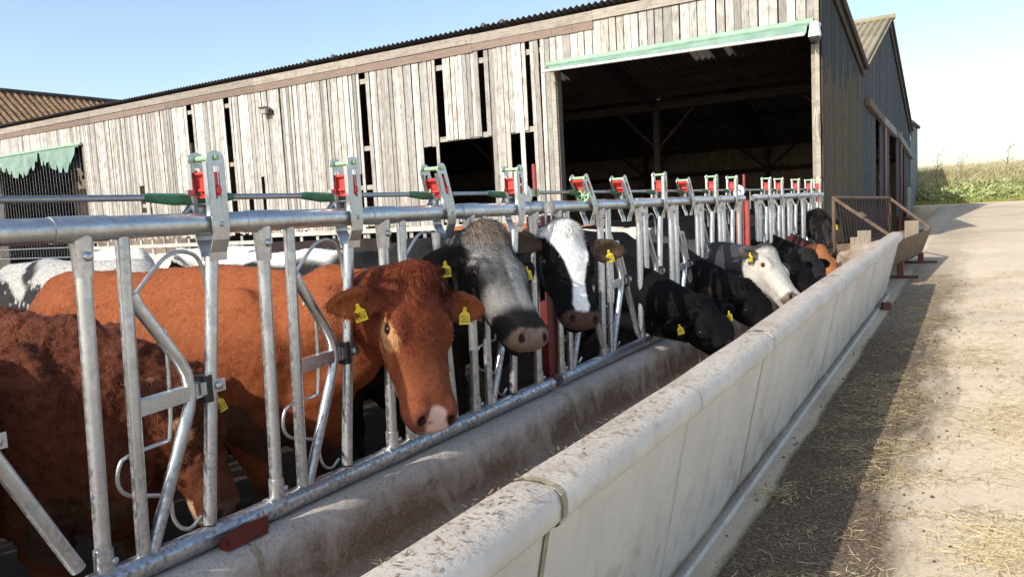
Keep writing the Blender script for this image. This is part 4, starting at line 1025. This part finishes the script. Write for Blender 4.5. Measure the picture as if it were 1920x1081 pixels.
    # laplacian smoothing to remove cell stepping
    for it in range(c.get('smooth', 1)):
        acc = np.zeros_like(Vv); cnt = np.zeros(len(Vv))
        for i in range(4):
            j = (i + 1) % 4; np.add.at(acc, Q[:, i], Vv[Q[:, j]]); np.add.at(cnt, Q[:, i], 1); np.add.at(acc, Q[:, j], Vv[Q[:, i]]); np.add.at(cnt, Q[:, j], 1)
        Vv = Vv * .5 + acc / cnt[:, None] * .5
    N = normals()
    if (N * (Vv - Vv.mean(0))).sum() < 0: Q = Q[:, ::-1]; N = -N
    hp = (Vv - P) @ HR / HS / np.array((1, bw, 1))                      # head coordinates
    bp = (Vv - W - V(0, 0, gz)) @ RB / S                       # body coordinates
    ishead = np.clip(1 - np.maximum.reduce([np.abs(hp[:, 1]) - .15, (-hp[:, 0] - .04), hp[:, 0] - .7, -hp[:, 2] - .30, hp[:, 2] - .12]) * 18, 0, 1)
    isear = np.zeros(len(Vv), bool)
    for s in (-1, 1):
        ed = c.get('ear', (-.18, .95, -.22)); ed = ed[s] if isinstance(ed, dict) else ed; e1 = nrm(V(ed[0], s * ed[1], ed[2])); es = c.get('es', 1.0)
        rel = hp - (V(c.get('earx', .085), s * .098, -.055) + e1 * .12 * es); ax_ = rel @ e1
        isear |= (np.abs(ax_) < .11 * es) & (np.linalg.norm(rel - ax_[:, None] * e1, axis=1) < .068 * es) & (s * hp[:, 1] > .128)
    # woolly relief
    cur = c.get('curl', 0.0)
    if cur or c.get('fluff'):
        am = cur or .0; sc = 20.
        vals = np.array([mnoise.noise(Vector(p * sc)) + .5 * mnoise.noise(Vector(p * sc * 2.2)) for p in Vv]) if cur else 0
        muz = sstep(hp[:, 0], .36, .46) * ishead
        if cur: Vv = Vv + N * (am * vals * (1 - muz))[:, None]
    if c.get('h', 1) <= .010:
        rl = np.array([mnoise.noise(Vector(p * 13.)) + .6 * mnoise.noise(Vector(p * 27.)) + 3.0 * (1 - h_) * mnoise.noise(Vector((p[0] * 5, p[1] * 5, p[2] * 3.0))) for p, h_ in zip(Vv, ishead)]); Vv = Vv + N * (rl * (.0035 * (1 - ishead) + .0028))[:, None]
    n1 = np.array([mnoise.noise(Vector(p * 5.0)) for p in Vv]); 
    col, wet, hl = c['coat'](hp, bp, ishead, isear, N, n1, Vv)
    # hard-wired skin areas: eye rims, nostrils, ear insides handled by coat functions
    name = c.get('name', 'cow')
    t = thing(name, c['label'], c.get('cat', 'cow'), (W[0], W[1], gz), c.get('group'))
    c4 = np.concatenate([np.clip(col, 0, 1), wet[:, None]], 1)
    o = fast_mesh('body', Vv, Q, c4, M['coat'], parent=t, smooth=True, attr='coat')
    # eyes
    if c.get('eyes', True):
        for s in (-1, 1):
            m = MB(); r = .0185 * HS; m.ball(Hd(.195, s * .1190, -.052), (r, r, r), 16, 12); e = m.build('eye', M['eye'], t)
            m = MB(); R = HR
            k = np.linspace(0, 2 * math.pi, 17); ring = [Hd(.195 + .0185 * math.cos(a), s * (.1250 - .004 * abs(math.cos(a)) ** 2), -.052 + .0125 * math.sin(a)) for a in k]
            m.tube(ring, .0042 * HS, 6, cap=False); m.build('eyelid', c.get('lid', M['lid_dark']), e)
    # ear tags
    for s, dv, side in c.get('tags', []):
        ed = c.get('ear', (-.18, .95, -.22)); ed = ed[s] if isinstance(ed, dict) else ed; e1 = nrm(V(ed[0], s * ed[1], ed[2])); op = c.get('eopen', (.75, .0, .62)); op = op[s] if isinstance(op, dict) else op; e3 = nrm(V(op[0], s * op[1], op[2])); e3 = nrm(e3 - e1 * (e3 @ e1))
        es = c.get('es', 1.0); q0 = Hd(*(V(c.get('earx', .085), s * .098, -.055) + e1 * (.115 * es) + e3 * .012)); nw_ = nrm(HR @ e3); dn = nrm(np.array(dv, float)); nn_ = nrm(nw_ * .8 + np.array(c.get('tagn', (.5, -.8, .1))) ); R = frame(dn, nn_)
        yv = R[:, 1]; zv = R[:, 2]; m = MB(); q0 = q0 + zv * .012
        out = [(0, .008), (.018, .009), (.030, .024), (.078, .026), (.078, -.026), (.030, -.024), (.018, -.009), (0, -.008)]
        k = c.get('tagS', 1.0)
        vs = [q0 + dn * u * k + yv * v * k + zv * .0012 for u, v in out] + [q0 + dn * u * k + yv * v * k - zv * .0012 for u, v in out]
        m.add(vs, [tuple(range(7, -1, -1)), tuple(range(8, 16))] + [(i, (i + 1) % 8, 8 + (i + 1) % 8, 8 + i) for i in range(8)]); m.ball(q0 + dn * .004, (.008, .008, .008), 8, 6)
        tg = m.build('ear_tag', M['tag'], t)
        m = MB(); rr = random.Random(int(abs(P[1]) * 100) + s)
        for row in range(3):
            v0 = -.019
            while v0 < .017:
                wd = rr.uniform(.002, .005); 
                if rr.random() < .8: m.box(q0 + dn * (.040 + row * .012) * k + yv * (v0 + wd / 2) * k + zv * .0016, (.007 * k, wd * .7 * k, .0008), R)
                v0 += wd + .0015
        m.build('tag_print', M['ink'], tg)
    # hair
    nh = c.get('hair', 0)
    if nh:
        tri = np.concatenate([Q[:, [0, 1, 2]], Q[:, [0, 2, 3]]]); A = Vv[tri[:, 0]]; Bq = Vv[tri[:, 1]]; Cq = Vv[tri[:, 2]]
        cen = (A + Bq + Cq) / 3; fn = np.cross(Bq - A, Cq - A); ar = np.linalg.norm(fn, axis=1); fn = fn / (ar[:, None] + 1e-12)
        view = V(0, 0, 1.7) - cen; view /= np.linalg.norm(view, axis=1, keepdims=True)
        w = ar * hl[tri[:, 0]] ** .0 * (hl[tri[:, 0]] > .001) * ((fn * view).sum(1) > -.45) * (cen[:, 2] > c.get('hairz', .55))
        dist = np.linalg.norm(cen - V(0, 0, 1.7), axis=1); w = w / dist ** 1.0 * (1 + 1.6 * ishead[tri[:, 0]])
        idx = rng.choice(len(tri), nh, p=w / w.sum()); u = rng.random((nh, 2)); fl = u.sum(1) > 1; u[fl] = 1 - u[fl]
        Pp = A[idx] + (Bq - A)[idx] * u[:, :1] + (Cq - A)[idx] * u[:, 1:]; Nn = N[tri[idx, 0]]; vi = tri[idx, 0]
        ih = ishead[vi][:, None]; hx_ = HR[:, 0]
        # flow: back and down on the body, from the crown towards the nose on the face
        body = -fwd * .7 + V(0, 0, -.75); hd = hx_ * 1.0
        flow = body * (1 - ih) + hd * ih
        nz = np.stack([np.sin(Pp @ V(7, 3, 9) + 1) + np.sin(Pp @ V(17, -13, 8)), np.sin(Pp @ V(-9, 6, 8) + 2) + np.sin(Pp @ V(12, 19, -7)), np.sin(Pp @ V(4, 11, -9)) + np.sin(Pp @ V(-16, 9, 14))], 1)
        mess = c.get('mess', .35)
        flow = flow + nz * mess * .5 + rng.normal(0, 1, (nh, 3)) * (.14 + .12 * mess)
        tuft = np.clip(1 - np.abs(hp[vi, 0] + .0) / .13, 0, 1)[:, None] * ih * c.get('tuft', 1.0)
        flow = flow + tuft * (rng.normal(0, .35, (nh, 3)) + Nn * .9)
        D = flow - Nn * (flow * Nn).sum(1, keepdims=True); D /= np.linalg.norm(D, axis=1, keepdims=True) + 1e-9
        lift = c.get('lift', .22); D = D + Nn * (lift + .5 * tuft)
        L = hl[vi] * rng.uniform(.6, 1.25, nh) * (1 + 1.3 * tuft[:, 0])
        D /= np.linalg.norm(D, axis=1, keepdims=True)
        cu = c.get('curl', 0) * 14
        bend = -Nn * (lift * .9)+ rng.normal(0, .25 + cu, (nh, 3)) + V(0, 0, -.35) * tuft
        dd = np.linalg.norm(Pp - V(0, 0, 1.7), axis=1); Wd = np.maximum(.0011, .00052 * dd) * rng.uniform(.8, 1.5, nh)
        Vh, Fh, kk = strands(Pp - Nn * .001, D, L, Wd, Nn + rng.normal(0, .25, (nh, 3)), bend)
        ck = (np.sin(Pp @ V(61, 40, 33) + 2 * nz[:, 0]) * np.sin(Pp @ V(-67, 85, 58) + 2 * nz[:, 1]))[:, None]
        ch = col[vi] * (1 + .30 * ck + rng.uniform(-.38, .42, (nh, 1)))
        fast_mesh('hair', Vh, Fh, np.repeat(np.concatenate([np.clip(ch, 0, 1), np.zeros((nh, 1))], 1), kk, 0), M['hair'], parent=t, attr='coat')
    return t

def m_coat():
    k = NT('cattle hide'); c = k.attr('coat'); a = k.attr('coat', 'Alpha'); co = k.coord()
    n = k.noise(co, 30, 6, .7, .8); n2 = k.noise(co, 170, 4, .7, .4)
    c2 = k.mix(1.0, c, k.ramp(n, [(.25, .72), (.75, 1.2)]), 'MULTIPLY'); c2 = k.mix(1.0, c2, k.ramp(n2, [(.3, .72), (.7, 1.2)]), 'MULTIPLY')
    c2 = k.mix(a, c2, c)
    r = k.mix(a, (.8,) * 3, (.36,) * 3)
    h = k.mix(.55, n, n2)
    return k.fin(c2, r, 0, k.bump(h, .55, .007), Specular_IOR_Level=.12)
M['coat'] = m_coat()
def m_hair():
    k = NT('cattle hair'); c = k.attr('coat'); 
    lum = k.n('ShaderNodeRGBToBW'); k.set(lum.inputs[0], c); sp = k.math('ADD', k.math('MULTIPLY', lum, 1.1), .07, True)
    return k.fin(c, .45, 0, None, Specular_IOR_Level=sp)
M['hair'] = m_hair()
M['eye'] = m_plain('dark wet eye', (.018, .010, .007), .06, 0, .2)
M['lid_dark'] = m_plain('dark eyelid skin', (.03, .022, .02), .5)
M['lid_pale'] = m_plain('pale pink eyelid skin', (.55, .34, .24), .5)
M['lid_brown'] = m_plain('brown eyelid skin', (.20, .09, .055), .5)

def mixc(a, b, t): return a + (b - a) * t[:, None]
def patch(hp, c, r, n1=None, nz=0.):
    d = np.sqrt((((hp - np.array(c)) / np.array(r)) ** 2).sum(1)) + (n1 * nz if n1 is not None else 0)
    return 1 - sstep(d, .82, 1.12)
def full(n, c): return np.tile(np.array(c, float), (n, 1))
def base_coat(body, head, muzzle, earin=None, hl=(.012, .014), extra=None, faceband=None, nose=.50):
    body, head, muzzle = map(np.array, (body, head, muzzle))
    def fn(hp, bp, ih, ie, N, n1, Vv):
        n = len(hp); c = mixc(full(n, body), full(n, head), ih) * (1 + .22 * n1[:, None])
        wet = np.zeros(n); hlen = hl[0] + (hl[1] - hl[0]) * ih
        hlen = hlen * (1 - .55 * sstep(hp[:, 0], .22, .38) * ih)
        if earin is not None: c = mixc(c, full(n, earin), ie.astype(float) * .6)
        hlen = np.where(ie, np.maximum(hlen, hl[1] * 1.6), hlen)
        if extra: c, wet, hlen = extra(c, wet, hlen, hp, bp, ih, ie, N, n1, Vv)
        fz = np.sin(Vv @ V(230, 120, 90)) * np.sin(Vv @ V(-90, 210, 160)) * .006; mz = sstep(hp[:, 0] + fz + .25 * np.abs(hp[:, 2] + .08), nose, nose + .016) * ih * (hp[:, 2] > -.128)
        c = mixc(c, full(n, muzzle), mz); wet = np.maximum(wet, mz); hlen = np.where(mz > .4, 0, hlen)
        nost = np.maximum(patch(hp, (.530, .058, -.050), (.020, .016, .020)), patch(hp, (.530, -.058, -.050), (.020, .016, .020)))
        c = mixc(c, full(n, (.02, .008, .008)), nost * .95)
        ey = np.maximum(patch(hp, (.19, .118, -.052), (.022, .03, .016)), patch(hp, (.19, -.118, -.052), (.022, .03, .016)))
        c = mixc(c, full(n, (.02, .012, .01)), ey * .8); hlen = np.where(np.maximum(patch(hp, (.19, .12, -.052), (.034, .03, .026)), patch(hp, (.19, -.12, -.052), (.034, .03, .026))) > .3, 0, hlen)
        dung = sstep(n1 + .35 * np.sin(bp[:, 0] * 6 + 5 * n1) - (bp[:, 2] - .75) * 1.6 + .55 * sstep(-bp[:, 0], 1.1, 1.6), .35, .55) * (1 - ih); c = mixc(c, full(n, (.045, .028, .018)), dung * .8)
        legs = 1 - sstep(bp[:, 2], .35, .55); c = mixc(c, c * .5 + np.array((.03, .02, .012)), legs * (1 - ih)); return c, wet, hlen
    return fn
# ------------------------------------------------------------------ the herd
g1 = 'cattle feeding through the barrier'; g2 = 'cattle standing in the yard behind'
def ex_curly(c, wet, hl, hp, bp, ih, ie, N, n1, Vv):
    n = len(hp); hl = hl * .8; pale = np.maximum(patch(hp, (.19, .12, -.05), (.05, .05, .035), n1, .3), patch(hp, (.19, -.12, -.05), (.05, .05, .035), n1, .3))
    c = mixc(c, full(n, (.42, .22, .13)), pale * .7)
    mz = patch(hp, (.49, 0, -.15), (.06, .09, .04), n1, .4); c = mixc(c, full(n, (.46, .30, .18)), mz)
    inner = ie & (hp[:, 1] > 0) & ((N @ V(.7, -.6, -.1)) > -.2); c = mixc(c, full(n, (.55, .26, .14)), inner * .7)
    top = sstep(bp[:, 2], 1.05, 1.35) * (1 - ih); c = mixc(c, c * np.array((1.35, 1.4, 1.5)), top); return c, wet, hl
def ex_red(c, wet, hl, hp, bp, ih, ie, N, n1, Vv):
    n = len(hp)
    for s in (-1, 1):
        c = mixc(c, full(n, (.58, .30, .13)), patch(hp, (.205, s * .115, -.062), (.060, .045, .040), n1, .35) * .8)
    c = mixc(c, full(n, (.42, .16, .06)), patch(hp, (.27, .0, -.12), (.14, .14, .05), n1, .5) * .35)
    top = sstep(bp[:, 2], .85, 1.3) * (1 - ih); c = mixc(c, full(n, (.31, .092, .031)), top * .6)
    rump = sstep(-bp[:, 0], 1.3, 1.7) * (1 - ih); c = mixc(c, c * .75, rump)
    lowf = sstep(hp[:, 0], .24, .40) * ih; c = mixc(c, full(n, (.24, .075, .032)), lowf * .6)
    bl = (np.sin(bp[:, 0] * 9 + n1 * 3) * np.sin(bp[:, 2] * 8) * .5 + .5) * (1 - ih); c = mixc(c, full(n, (.27, .085, .03)), bl * .3)
    return c, wet, hl
def nose_red(fn):
    def g(hp, bp, ih, ie, N, n1, Vv):
        c, wet, hl = fn(hp, bp, ih, ie, N, n1, Vv); n = len(hp)
        mz = sstep(hp[:, 0] + .25 * np.abs(hp[:, 2] + .08), .455, .485) * ih
        jag = np.sin(Vv @ V(90, 60, 40)) * .25; pale = np.maximum(patch(hp, (.510, -.006, -.035), (.042, .046, .05), n1 + jag * .6, .35), patch(hp, (.54, .0, -.08), (.035, .056, .06), n1 + jag * .5, .35)) * mz
        c = mixc(c, full(n, (.72, .47, .37)), pale)
        nost = np.maximum(patch(hp, (.530, .058, -.050), (.020, .015, .018)), patch(hp, (.530, -.058, -.050), (.020, .015, .018)))
        return mixc(c, full(n, (.03, .012, .01)), nost), wet, hl
    return g
def ex_grey(c, wet, hl, hp, bp, ih, ie, N, n1, Vv):
    n = len(hp); grey = full(n, (.19, .18, .165)) * (1 + .8 * n1[:, None])
    face = ih * (1 - sstep(np.abs(hp[:, 1]) + .35 * np.maximum(-hp[:, 2] - .09, 0) - .03 * n1, .10, .125)) * (1 - sstep(hp[:, 0] + .02 * n1, .37, .42)) * sstep(hp[:, 2], -.20, -.12)
    c = mixc(c, grey, face); blaze = (1 - sstep(np.abs(hp[:, 1] - .03), .028, .05)) * face; c = mixc(c, full(n, (.46, .44, .40)), blaze * .6)
    top = patch(hp, (.0, .0, .02), (.09, .12, .09), n1, .4); c = mixc(c, full(n, (.24, .18, .13)), top * .7)
    c = mixc(c, full(n, (.012, .011, .012)), sstep(hp[:, 1] - .0 * n1, .085, .10) * ih * .0)
    spine = (1 - sstep(np.abs(bp[:, 1]) + .05 * n1, .11, .17)) * sstep(bp[:, 2], 1.08, 1.2) * (1 - ih) * sstep(-bp[:, 0], .15, .3)
    c = mixc(c, full(n, (.80, .77, .72)), spine)
    roan = sstep(bp[:, 2], .8, 1.2) * (1 - ih) * (1 - spine) * .08 * (n1 * .5 + .5); c = mixc(c, full(n, (.3, .28, .26)), roan)
    return c, wet, hl
def ex_blaze(c, wet, hl, hp, bp, ih, ie, N, n1, Vv):
    n = len(hp); x = hp[:, 0]; w = np.interp(x, [-.1, .0, .08, .16, .22, .32, .42, .46, .50, .53], [.11, .105, .095, .070, .048, .026, .028, .038, .030, .004]); cy = np.interp(x, [0, .2, .35, .5], [.0, .012, .006, -.012])
    bl = (1 - sstep(np.abs(hp[:, 1] - cy) + .012 * n1, w, w + .012)) * ih * (hp[:, 2] > -.09)
    c = mixc(c, full(n, (.86, .84, .80)), bl); top = patch(hp, (-.04, .0, -.02), (.04, .10, .06), n1, .4); c = mixc(c, full(n, (.16, .13, .10)), top * .8)
    c = mixc(c, full(n, (.10, .065, .045)), ie * .9)
    return c, wet, hl
def ex_white(c, wet, hl, hp, bp, ih, ie, N, n1, Vv):
    n = len(hp); hm = ih * sstep(hp[:, 0] - .1 * hp[:, 2] * 0 + .02 * n1, .0, .05) * (np.abs(hp[:, 1]) < .135) * sstep(hp[:, 0] + .9 * hp[:, 2], -.19, -.12)
    c = mixc(c, full(n, (.50, .47, .41)) * (1 + .30 * n1[:, None]), hm)
    g = patch(hp, (.30, .0, -.12), (.14, .2, .07), n1, .6); c = mixc(c, full(n, (.46, .43, .38)), g * hm * .6)
    for s in (-1, 1): c = mixc(c, full(n, (.48, .30, .24)), patch(hp, (.19, s * .12, -.052), (.034, .03, .026)))
    c = mixc(c, full(n, (.10, .09, .08)), ie * 1.0)
    tr = sstep(-bp[:, 0] + .25 * n1, .10, .16) * (1 - ih) * sstep(bp[:, 2], .7, .8); c = mixc(c, full(n, (.52, .48, .40)), tr)
    bib = patch(bp, (.30, 0, .75), (.22, .3, .28), n1, .4) * (1 - ih); c = mixc(c, full(n, (.55, .53, .5)), bib)
    return c, wet, hl
def ex_pied(seed, white=(.62, .60, .56), thr=.0):
    def ex(c, wet, hl, hp, bp, ih, ie, N, n1, Vv):
        n = len(hp); q = np.array([mnoise.noise(Vector((p[0] * 1.9 + seed, p[1] * 1.6, p[2] * 1.9))) for p in bp]) + .12 * n1
        return mixc(c, full(n, white), sstep(q, thr - .03, thr + .03)), wet, hl
    return ex
def ex_spine(c, wet, hl, hp, bp, ih, ie, N, n1, Vv):
    n = len(hp); q = np.array([mnoise.noise(Vector((p[0] * 4 + 3, p[1] * 4, p[2] * 4))) for p in bp]) + .4 * n1; sp = np.array([mnoise.noise(Vector(p * 26)) for p in bp])
    w = sstep(bp[:, 2] + .25 * q, 1.20, 1.25); fl = sstep(sp + q * .4, .30, .40) * (1 - w)
    return mixc(mixc(c, full(n, (.42, .405, .38)), w), full(n, (.40, .39, .37)), fl), wet, hl
def ex_ginger(c, wet, hl, hp, bp, ih, ie, N, n1, Vv):
    n = len(hp); return mixc(c, full(n, (.36, .15, .06)), ih * .8), wet, hl
R_ = math.radians
BLK = (.0042, .0038, .0042)
herd = []
# A curly brown-red youngster, head down and turned, behind the first closed yoke
herd.append(dict(W=(-3.0, 1.64), ang=R_(10), H=1.40, P=(-2.66, 1.90, 1.12), M=(-2.42, 1.87, .64), N=(.8, .42, .35), HS=1.0, h=.009, curl=.017, hair=110000, mess=1.2, lift=.32, tuft=.15, crest=.05, neck=1.0, wid=1.05,
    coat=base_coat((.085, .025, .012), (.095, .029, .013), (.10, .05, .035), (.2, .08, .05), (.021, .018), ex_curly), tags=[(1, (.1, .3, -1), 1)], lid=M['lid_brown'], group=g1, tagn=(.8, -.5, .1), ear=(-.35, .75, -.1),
    label='curly coated dark red brown calf with lowered head behind the left bars', cat='calf', name='calf'))
herd.append(dict(W=(-3.0, .85), ang=R_(0), H=1.58, P=(-2.80, .80, 1.1), M=(-2.42, .72, .70), N=(.7, 0, .7), h=.025, coat=base_coat((.09, .03, .02), (.09, .03, .02), (.1, .06, .05)), eyes=False, group=g1, label='unseen smooth red brown cow added left of the frame to shade the curly calf'))  # cow added out of view so its shadow darkens the calf
# B red cow looking at the camera
herd.append(dict(W=(-2.92, 2.62), ang=R_(3), H=1.50, P=(-2.13, 2.665, 1.45), M=(-1.91, 2.505, .905), N=(1.0, -.24, .25), h=.008, hair=100000, mess=.65, tuft=1.0, HS=1.20, bw=1.07,
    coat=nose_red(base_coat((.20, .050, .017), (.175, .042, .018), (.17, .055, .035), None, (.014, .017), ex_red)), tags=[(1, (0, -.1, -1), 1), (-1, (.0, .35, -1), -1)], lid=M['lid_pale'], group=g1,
    ear={1: (.12, .95, .0), -1: (.10, .9, -.25)}, eopen={1: (.55, 0, .8), -1: (.45, 0, .85)}, es=1.02, earx=.075,
    label='red cow with a pale pink nose patch looking straight out between the bars'))
# C grey faced cow
herd.append(dict(W=(-3.15, 3.50), ang=R_(-9), H=1.52, P=(-2.22, 3.38, 1.605), M=(-1.84, 3.22, 1.12), N=(.92, -.12, .62), h=.009, hair=90000, mess=.8, HS=1.19, bw=1.18, tuft=1.0,
    coat=base_coat(BLK, (.016, .014, .014), (.17, .115, .09), None, (.016, .020), ex_grey), tags=[(-1, (0, .1, -1), 1), (1, (0, .3, -1), 1)], lid=M['lid_brown'], group=g1, ear={1: (.1, .9, -.35), -1: (.15, .85, -.35)}, eopen={1: (.5, 0, .8), -1: (.5, 0, .8)}, es=1.0,
    label='black cow with a shaggy grey white face and pale fringe beside the red cow'))
# D blaze faced cow
herd.append(dict(W=(-3.2, 4.62), ang=R_(-4), H=1.50, P=(-2.24, 4.27, 1.585), M=(-1.95, 3.99, 1.055), N=(.88, -.45, .5), h=.010, hair=60000, mess=.4, HS=1.17, bw=1.17,
    coat=base_coat((.035, .027, .022), BLK, (.085, .042, .035), None, (.012, .013), ex_blaze), tags=[(1, (.1, .2, -1), 1)], group=g1, ear={1: (-.02, .95, .10), -1: (.05, .9, .1)}, eopen={1: (.5, 0, .75), -1: (.5, 0, .8)}, es=1.15,
    label='black cow with a broad white blaze down its face beside the red post'))
# E, F black cows feeding head down
herd.append(dict(W=(-3.2, 6.05), ang=R_(-4), H=1.46, P=(-1.92, 5.90, .92), crest=.13, M=(-1.50, 5.68, .50), N=(.55, -.45, .7), h=.012, hair=26000, mess=.4, neck=1.1,
    coat=base_coat(BLK, BLK, (.03, .025, .025), None, (.014, .014)), tags=[(-1, (.2, .1, -1), 1), (1, (.1, .1, -1), 1)], group=g1, label='nearest black cow reaching head down into the concrete trough'))
herd.append(dict(W=(-3.2, 7.35), ang=R_(-2), H=1.46, P=(-1.92, 7.12, .93), crest=.13, M=(-1.48, 6.95, .52), N=(.55, -.45, .7), h=.014, hair=18000, mess=.7, neck=1.1,
    coat=base_coat(BLK, BLK, (.03, .025, .025), None, (.018, .016)), tags=[(-1, (.2, .1, -1), 1)], group=g1, label='second black cow head down, half hidden behind the nearest black one'))
# G white faced
herd.append(dict(W=(-3.15, 8.15), ang=R_(-4), H=1.46, P=(-1.79, 7.50, 1.22), M=(-1.42, 7.14, .85), N=(.75, -.10, .62), h=.010, hair=26000, mess=.25, tuft=.7, HS=1.22, bw=1.08, crest=.0,
    coat=base_coat((.048, .047, .052), (.048, .046, .05), (.17, .12, .10), None, (.010, .010), ex_white), tags=[(-1, (.0, .0, -1), 1)], lid=M['lid_pale'], group=g1, ear={1: (-.15, .95, .05), -1: (-.2, .9, -.1)}, es=.8,
    label='dark grey cow with a creamy white face and pink rimmed eye reaching over the trough'))
# H, I, J, K further on
herd.append(dict(W=(-3.2, 9.75), ang=R_(-3), H=1.46, P=(-1.98, 9.45, .98), crest=.13, M=(-1.55, 9.2, .58), N=(.55, -.45, .7), h=.018, hair=6000, coat=base_coat(BLK, BLK, (.03, .025, .025), None, (.02, .018)), eyes=False, group=g1, label='black cow head down just beyond the white faced cow'))
herd.append(dict(W=(-3.2, 10.5), ang=R_(-3), H=1.50, P=(-1.95, 10.25, 1.0), crest=.13, M=(-1.62, 9.85, .62), N=(.6, -.5, .6), h=.018, hair=8000, coat=base_coat(BLK, (.02, .018, .018), (.05, .04, .035), None, (.022, .018)), tags=[(-1, (.1, .1, -1), 1)], group=g1, tagS=1.3, label='shaggy black cow with a yellow tag, fourth of the black cows feeding head down'))
herd.append(dict(W=(-3.2, 11.6), ang=R_(-4), H=1.46, P=(-1.98, 11.2, .99), crest=.13, M=(-1.58, 10.9, .56), N=(.4, -.2, .85), h=.016, hair=10000, coat=base_coat((.055, .022, .018), (.30, .10, .04), (.35, .2, .14), None, (.016, .012), ex_ginger), group=g1, label='dark chestnut cow with a ginger head lowered at the far end of the trough'))
herd.append(dict(W=(-3.25, 12.9), ang=R_(-8), H=1.46, P=(-2.22, 12.55, 1.45), M=(-2.02, 12.1, 1.02), N=(.55, -.75, .4), h=.014, hair=14000, curl=.012, mess=1, coat=base_coat((.018, .015, .014), (.035, .03, .027), (.05, .04, .04), None, (.026, .026)), tags=[(1, (.1, .1, -1), 1)], tagS=1.5, tagn=(.2, -1, 0), group=g1, label='curly black cow with a yellow ear tag at the far end of the barrier'))
# standing in the yard behind
def yard(W, deg, label, coat, H=1.46, up=.0, h=.024, name='cow', turn=0, cat='cow', **kw):
    a = R_(deg); f = V(math.cos(a), math.sin(a), 0); ft = V(math.cos(a + turn), math.sin(a + turn), 0)
    P = V(W[0], W[1], 0) + f * .62 + V(0, 0, 1.32 + up); Mz = P + (ft * .40 + V(0, 0, -.42))
    herd.append(dict(W=W, ang=a, H=H, P=tuple(P), M=tuple(Mz), N=tuple(ft * .6 + V(0, 0, .6)), h=h, coat=coat, eyes=False, label=label, group=g2, name=name, cat=cat, **kw))
yard((-7.4, 3.55), 184, 'black and white cow seen beyond the red cow\'s rump at the left edge', base_coat((.03, .028, .028), BLK, (.1, .08, .07), None, (.025, .02), ex_spine), H=1.50, h=.020, hair=16000, lift=.6)
yard((-8.0, 7.2), 178, 'black and white speckled cow standing far behind the grey faced cow', base_coat(BLK, BLK, (.1, .08, .07), None, (.02, .02), ex_pied(8.1, thr=.3)), h=.022)
yard((-6.0, 6.9), 6, 'dark brown cow standing behind the grey faced cow\'s back', base_coat((.035, .024, .02), BLK, (.1, .08, .07)), H=1.50)
yard((-12.5, 9.5), 200, 'small black and white calf far back in the yard with its head turned', base_coat(BLK, BLK, (.1, .08, .07), None, (.02, .02), ex_pied(1.1, thr=.05)), H=1.34, name='calf', cat='calf')
yard((-14.5, 8.6), 170, 'white cow with dark ears standing at the back of the yard near the left doorway', base_coat((.6, .58, .54), (.1, .09, .08), (.1, .08, .07), None, (.02, .02), ex_pied(5.1, thr=.0)), H=1.42)
yard((-4.4, 8.75), -6, 'cream white cow with black flecks standing behind the tall closed yoke', base_coat((.66, .60, .50), (.05, .04, .04), (.1, .08, .07), None, (.02, .02)), H=1.44, h=.020)
yard((-5.2, 10.9), 170, 'black cow with a white back standing in front of the barn doorway', base_coat(BLK, BLK, (.1, .08, .07), None, (.02, .02), ex_pied(6.4, thr=.02)), H=1.46)
yard((-7.2, 12.6), 5, 'ginger brown cow standing near the barn doorway', base_coat((.34, .13, .05), (.36, .14, .05), (.3, .2, .15)), H=1.50)
yard((-4.6, 13.0), 20, 'chestnut cow behind the far panel of the barrier', base_coat((.40, .15, .055), (.40, .15, .05), (.3, .2, .15)), H=1.42)
QUICK = False
for c in herd:
    make_cow(c)
print('herd built', round(time.time() - T0, 1))
# ------------------------------------------------------------------ light, sky, camera
el = math.atan(1 / math.hypot(.42, 1.38)); w = bpy.data.worlds.new('World'); scene.world = w; w.use_nodes = True
nt = w.node_tree; sky = nt.nodes.new('ShaderNodeTexSky'); sky.sky_type = 'NISHITA'; sky.sun_disc = False
sky.sun_elevation = el; sky.sun_rotation = math.radians(180 + 16.9); sky.air_density = 1.0; sky.dust_density = 1.6; sky.ozone_density = 1.2; sky.altitude = 50
mx = nt.nodes.new('ShaderNodeMix'); mx.data_type = 'RGBA'; mx.blend_type = 'MULTIPLY'; mx.inputs[0].default_value = 1; mx.inputs[7].default_value = (1.70, 1.66, 1.58, 1)
nt.links.new(sky.outputs[0], mx.inputs[6]); nt.links.new(mx.outputs[2], nt.nodes['Background'].inputs[0]); nt.nodes['Background'].inputs[1].default_value = .15
L = bpy.data.lights.new('sun', 'SUN'); L.energy = 5.0; L.angle = math.radians(.55); L.color = (1.0, .94, .85)
so = bpy.data.objects.new('sun', L); COL.objects.link(so); so.rotation_euler = Vector((.42, 1.38, -1)).to_track_quat('-Z', 'Y').to_euler()
cam = bpy.data.cameras.new('camera'); cam.sensor_width = 36; cam.sensor_fit = 'HORIZONTAL'; cam.lens = 1457 / 1920 * 36; cam.clip_end = 3000; cam.clip_start = .05
Rm = Matrix(((0.8518566056284549, -0.005325718933275675, 0.5237479929937784), (0.5210408669362914, 0.11065583628914549, -0.84632836468916), (-0.05344846517389477, 0.9938445163168099, 0.09703782230430245)))
co_ = bpy.data.objects.new('camera', cam); COL.objects.link(co_); co_.matrix_world = Matrix.Translation((0, 0, 1.7)) @ Rm.to_4x4(); scene.camera = co_
scene.view_settings.view_transform = 'Standard'; scene.view_settings.look = 'None'; scene.view_settings.exposure = 0
scene.cycles.max_bounces = 6; scene.cycles.use_denoising = True
print('script', round(time.time() - T0, 1))
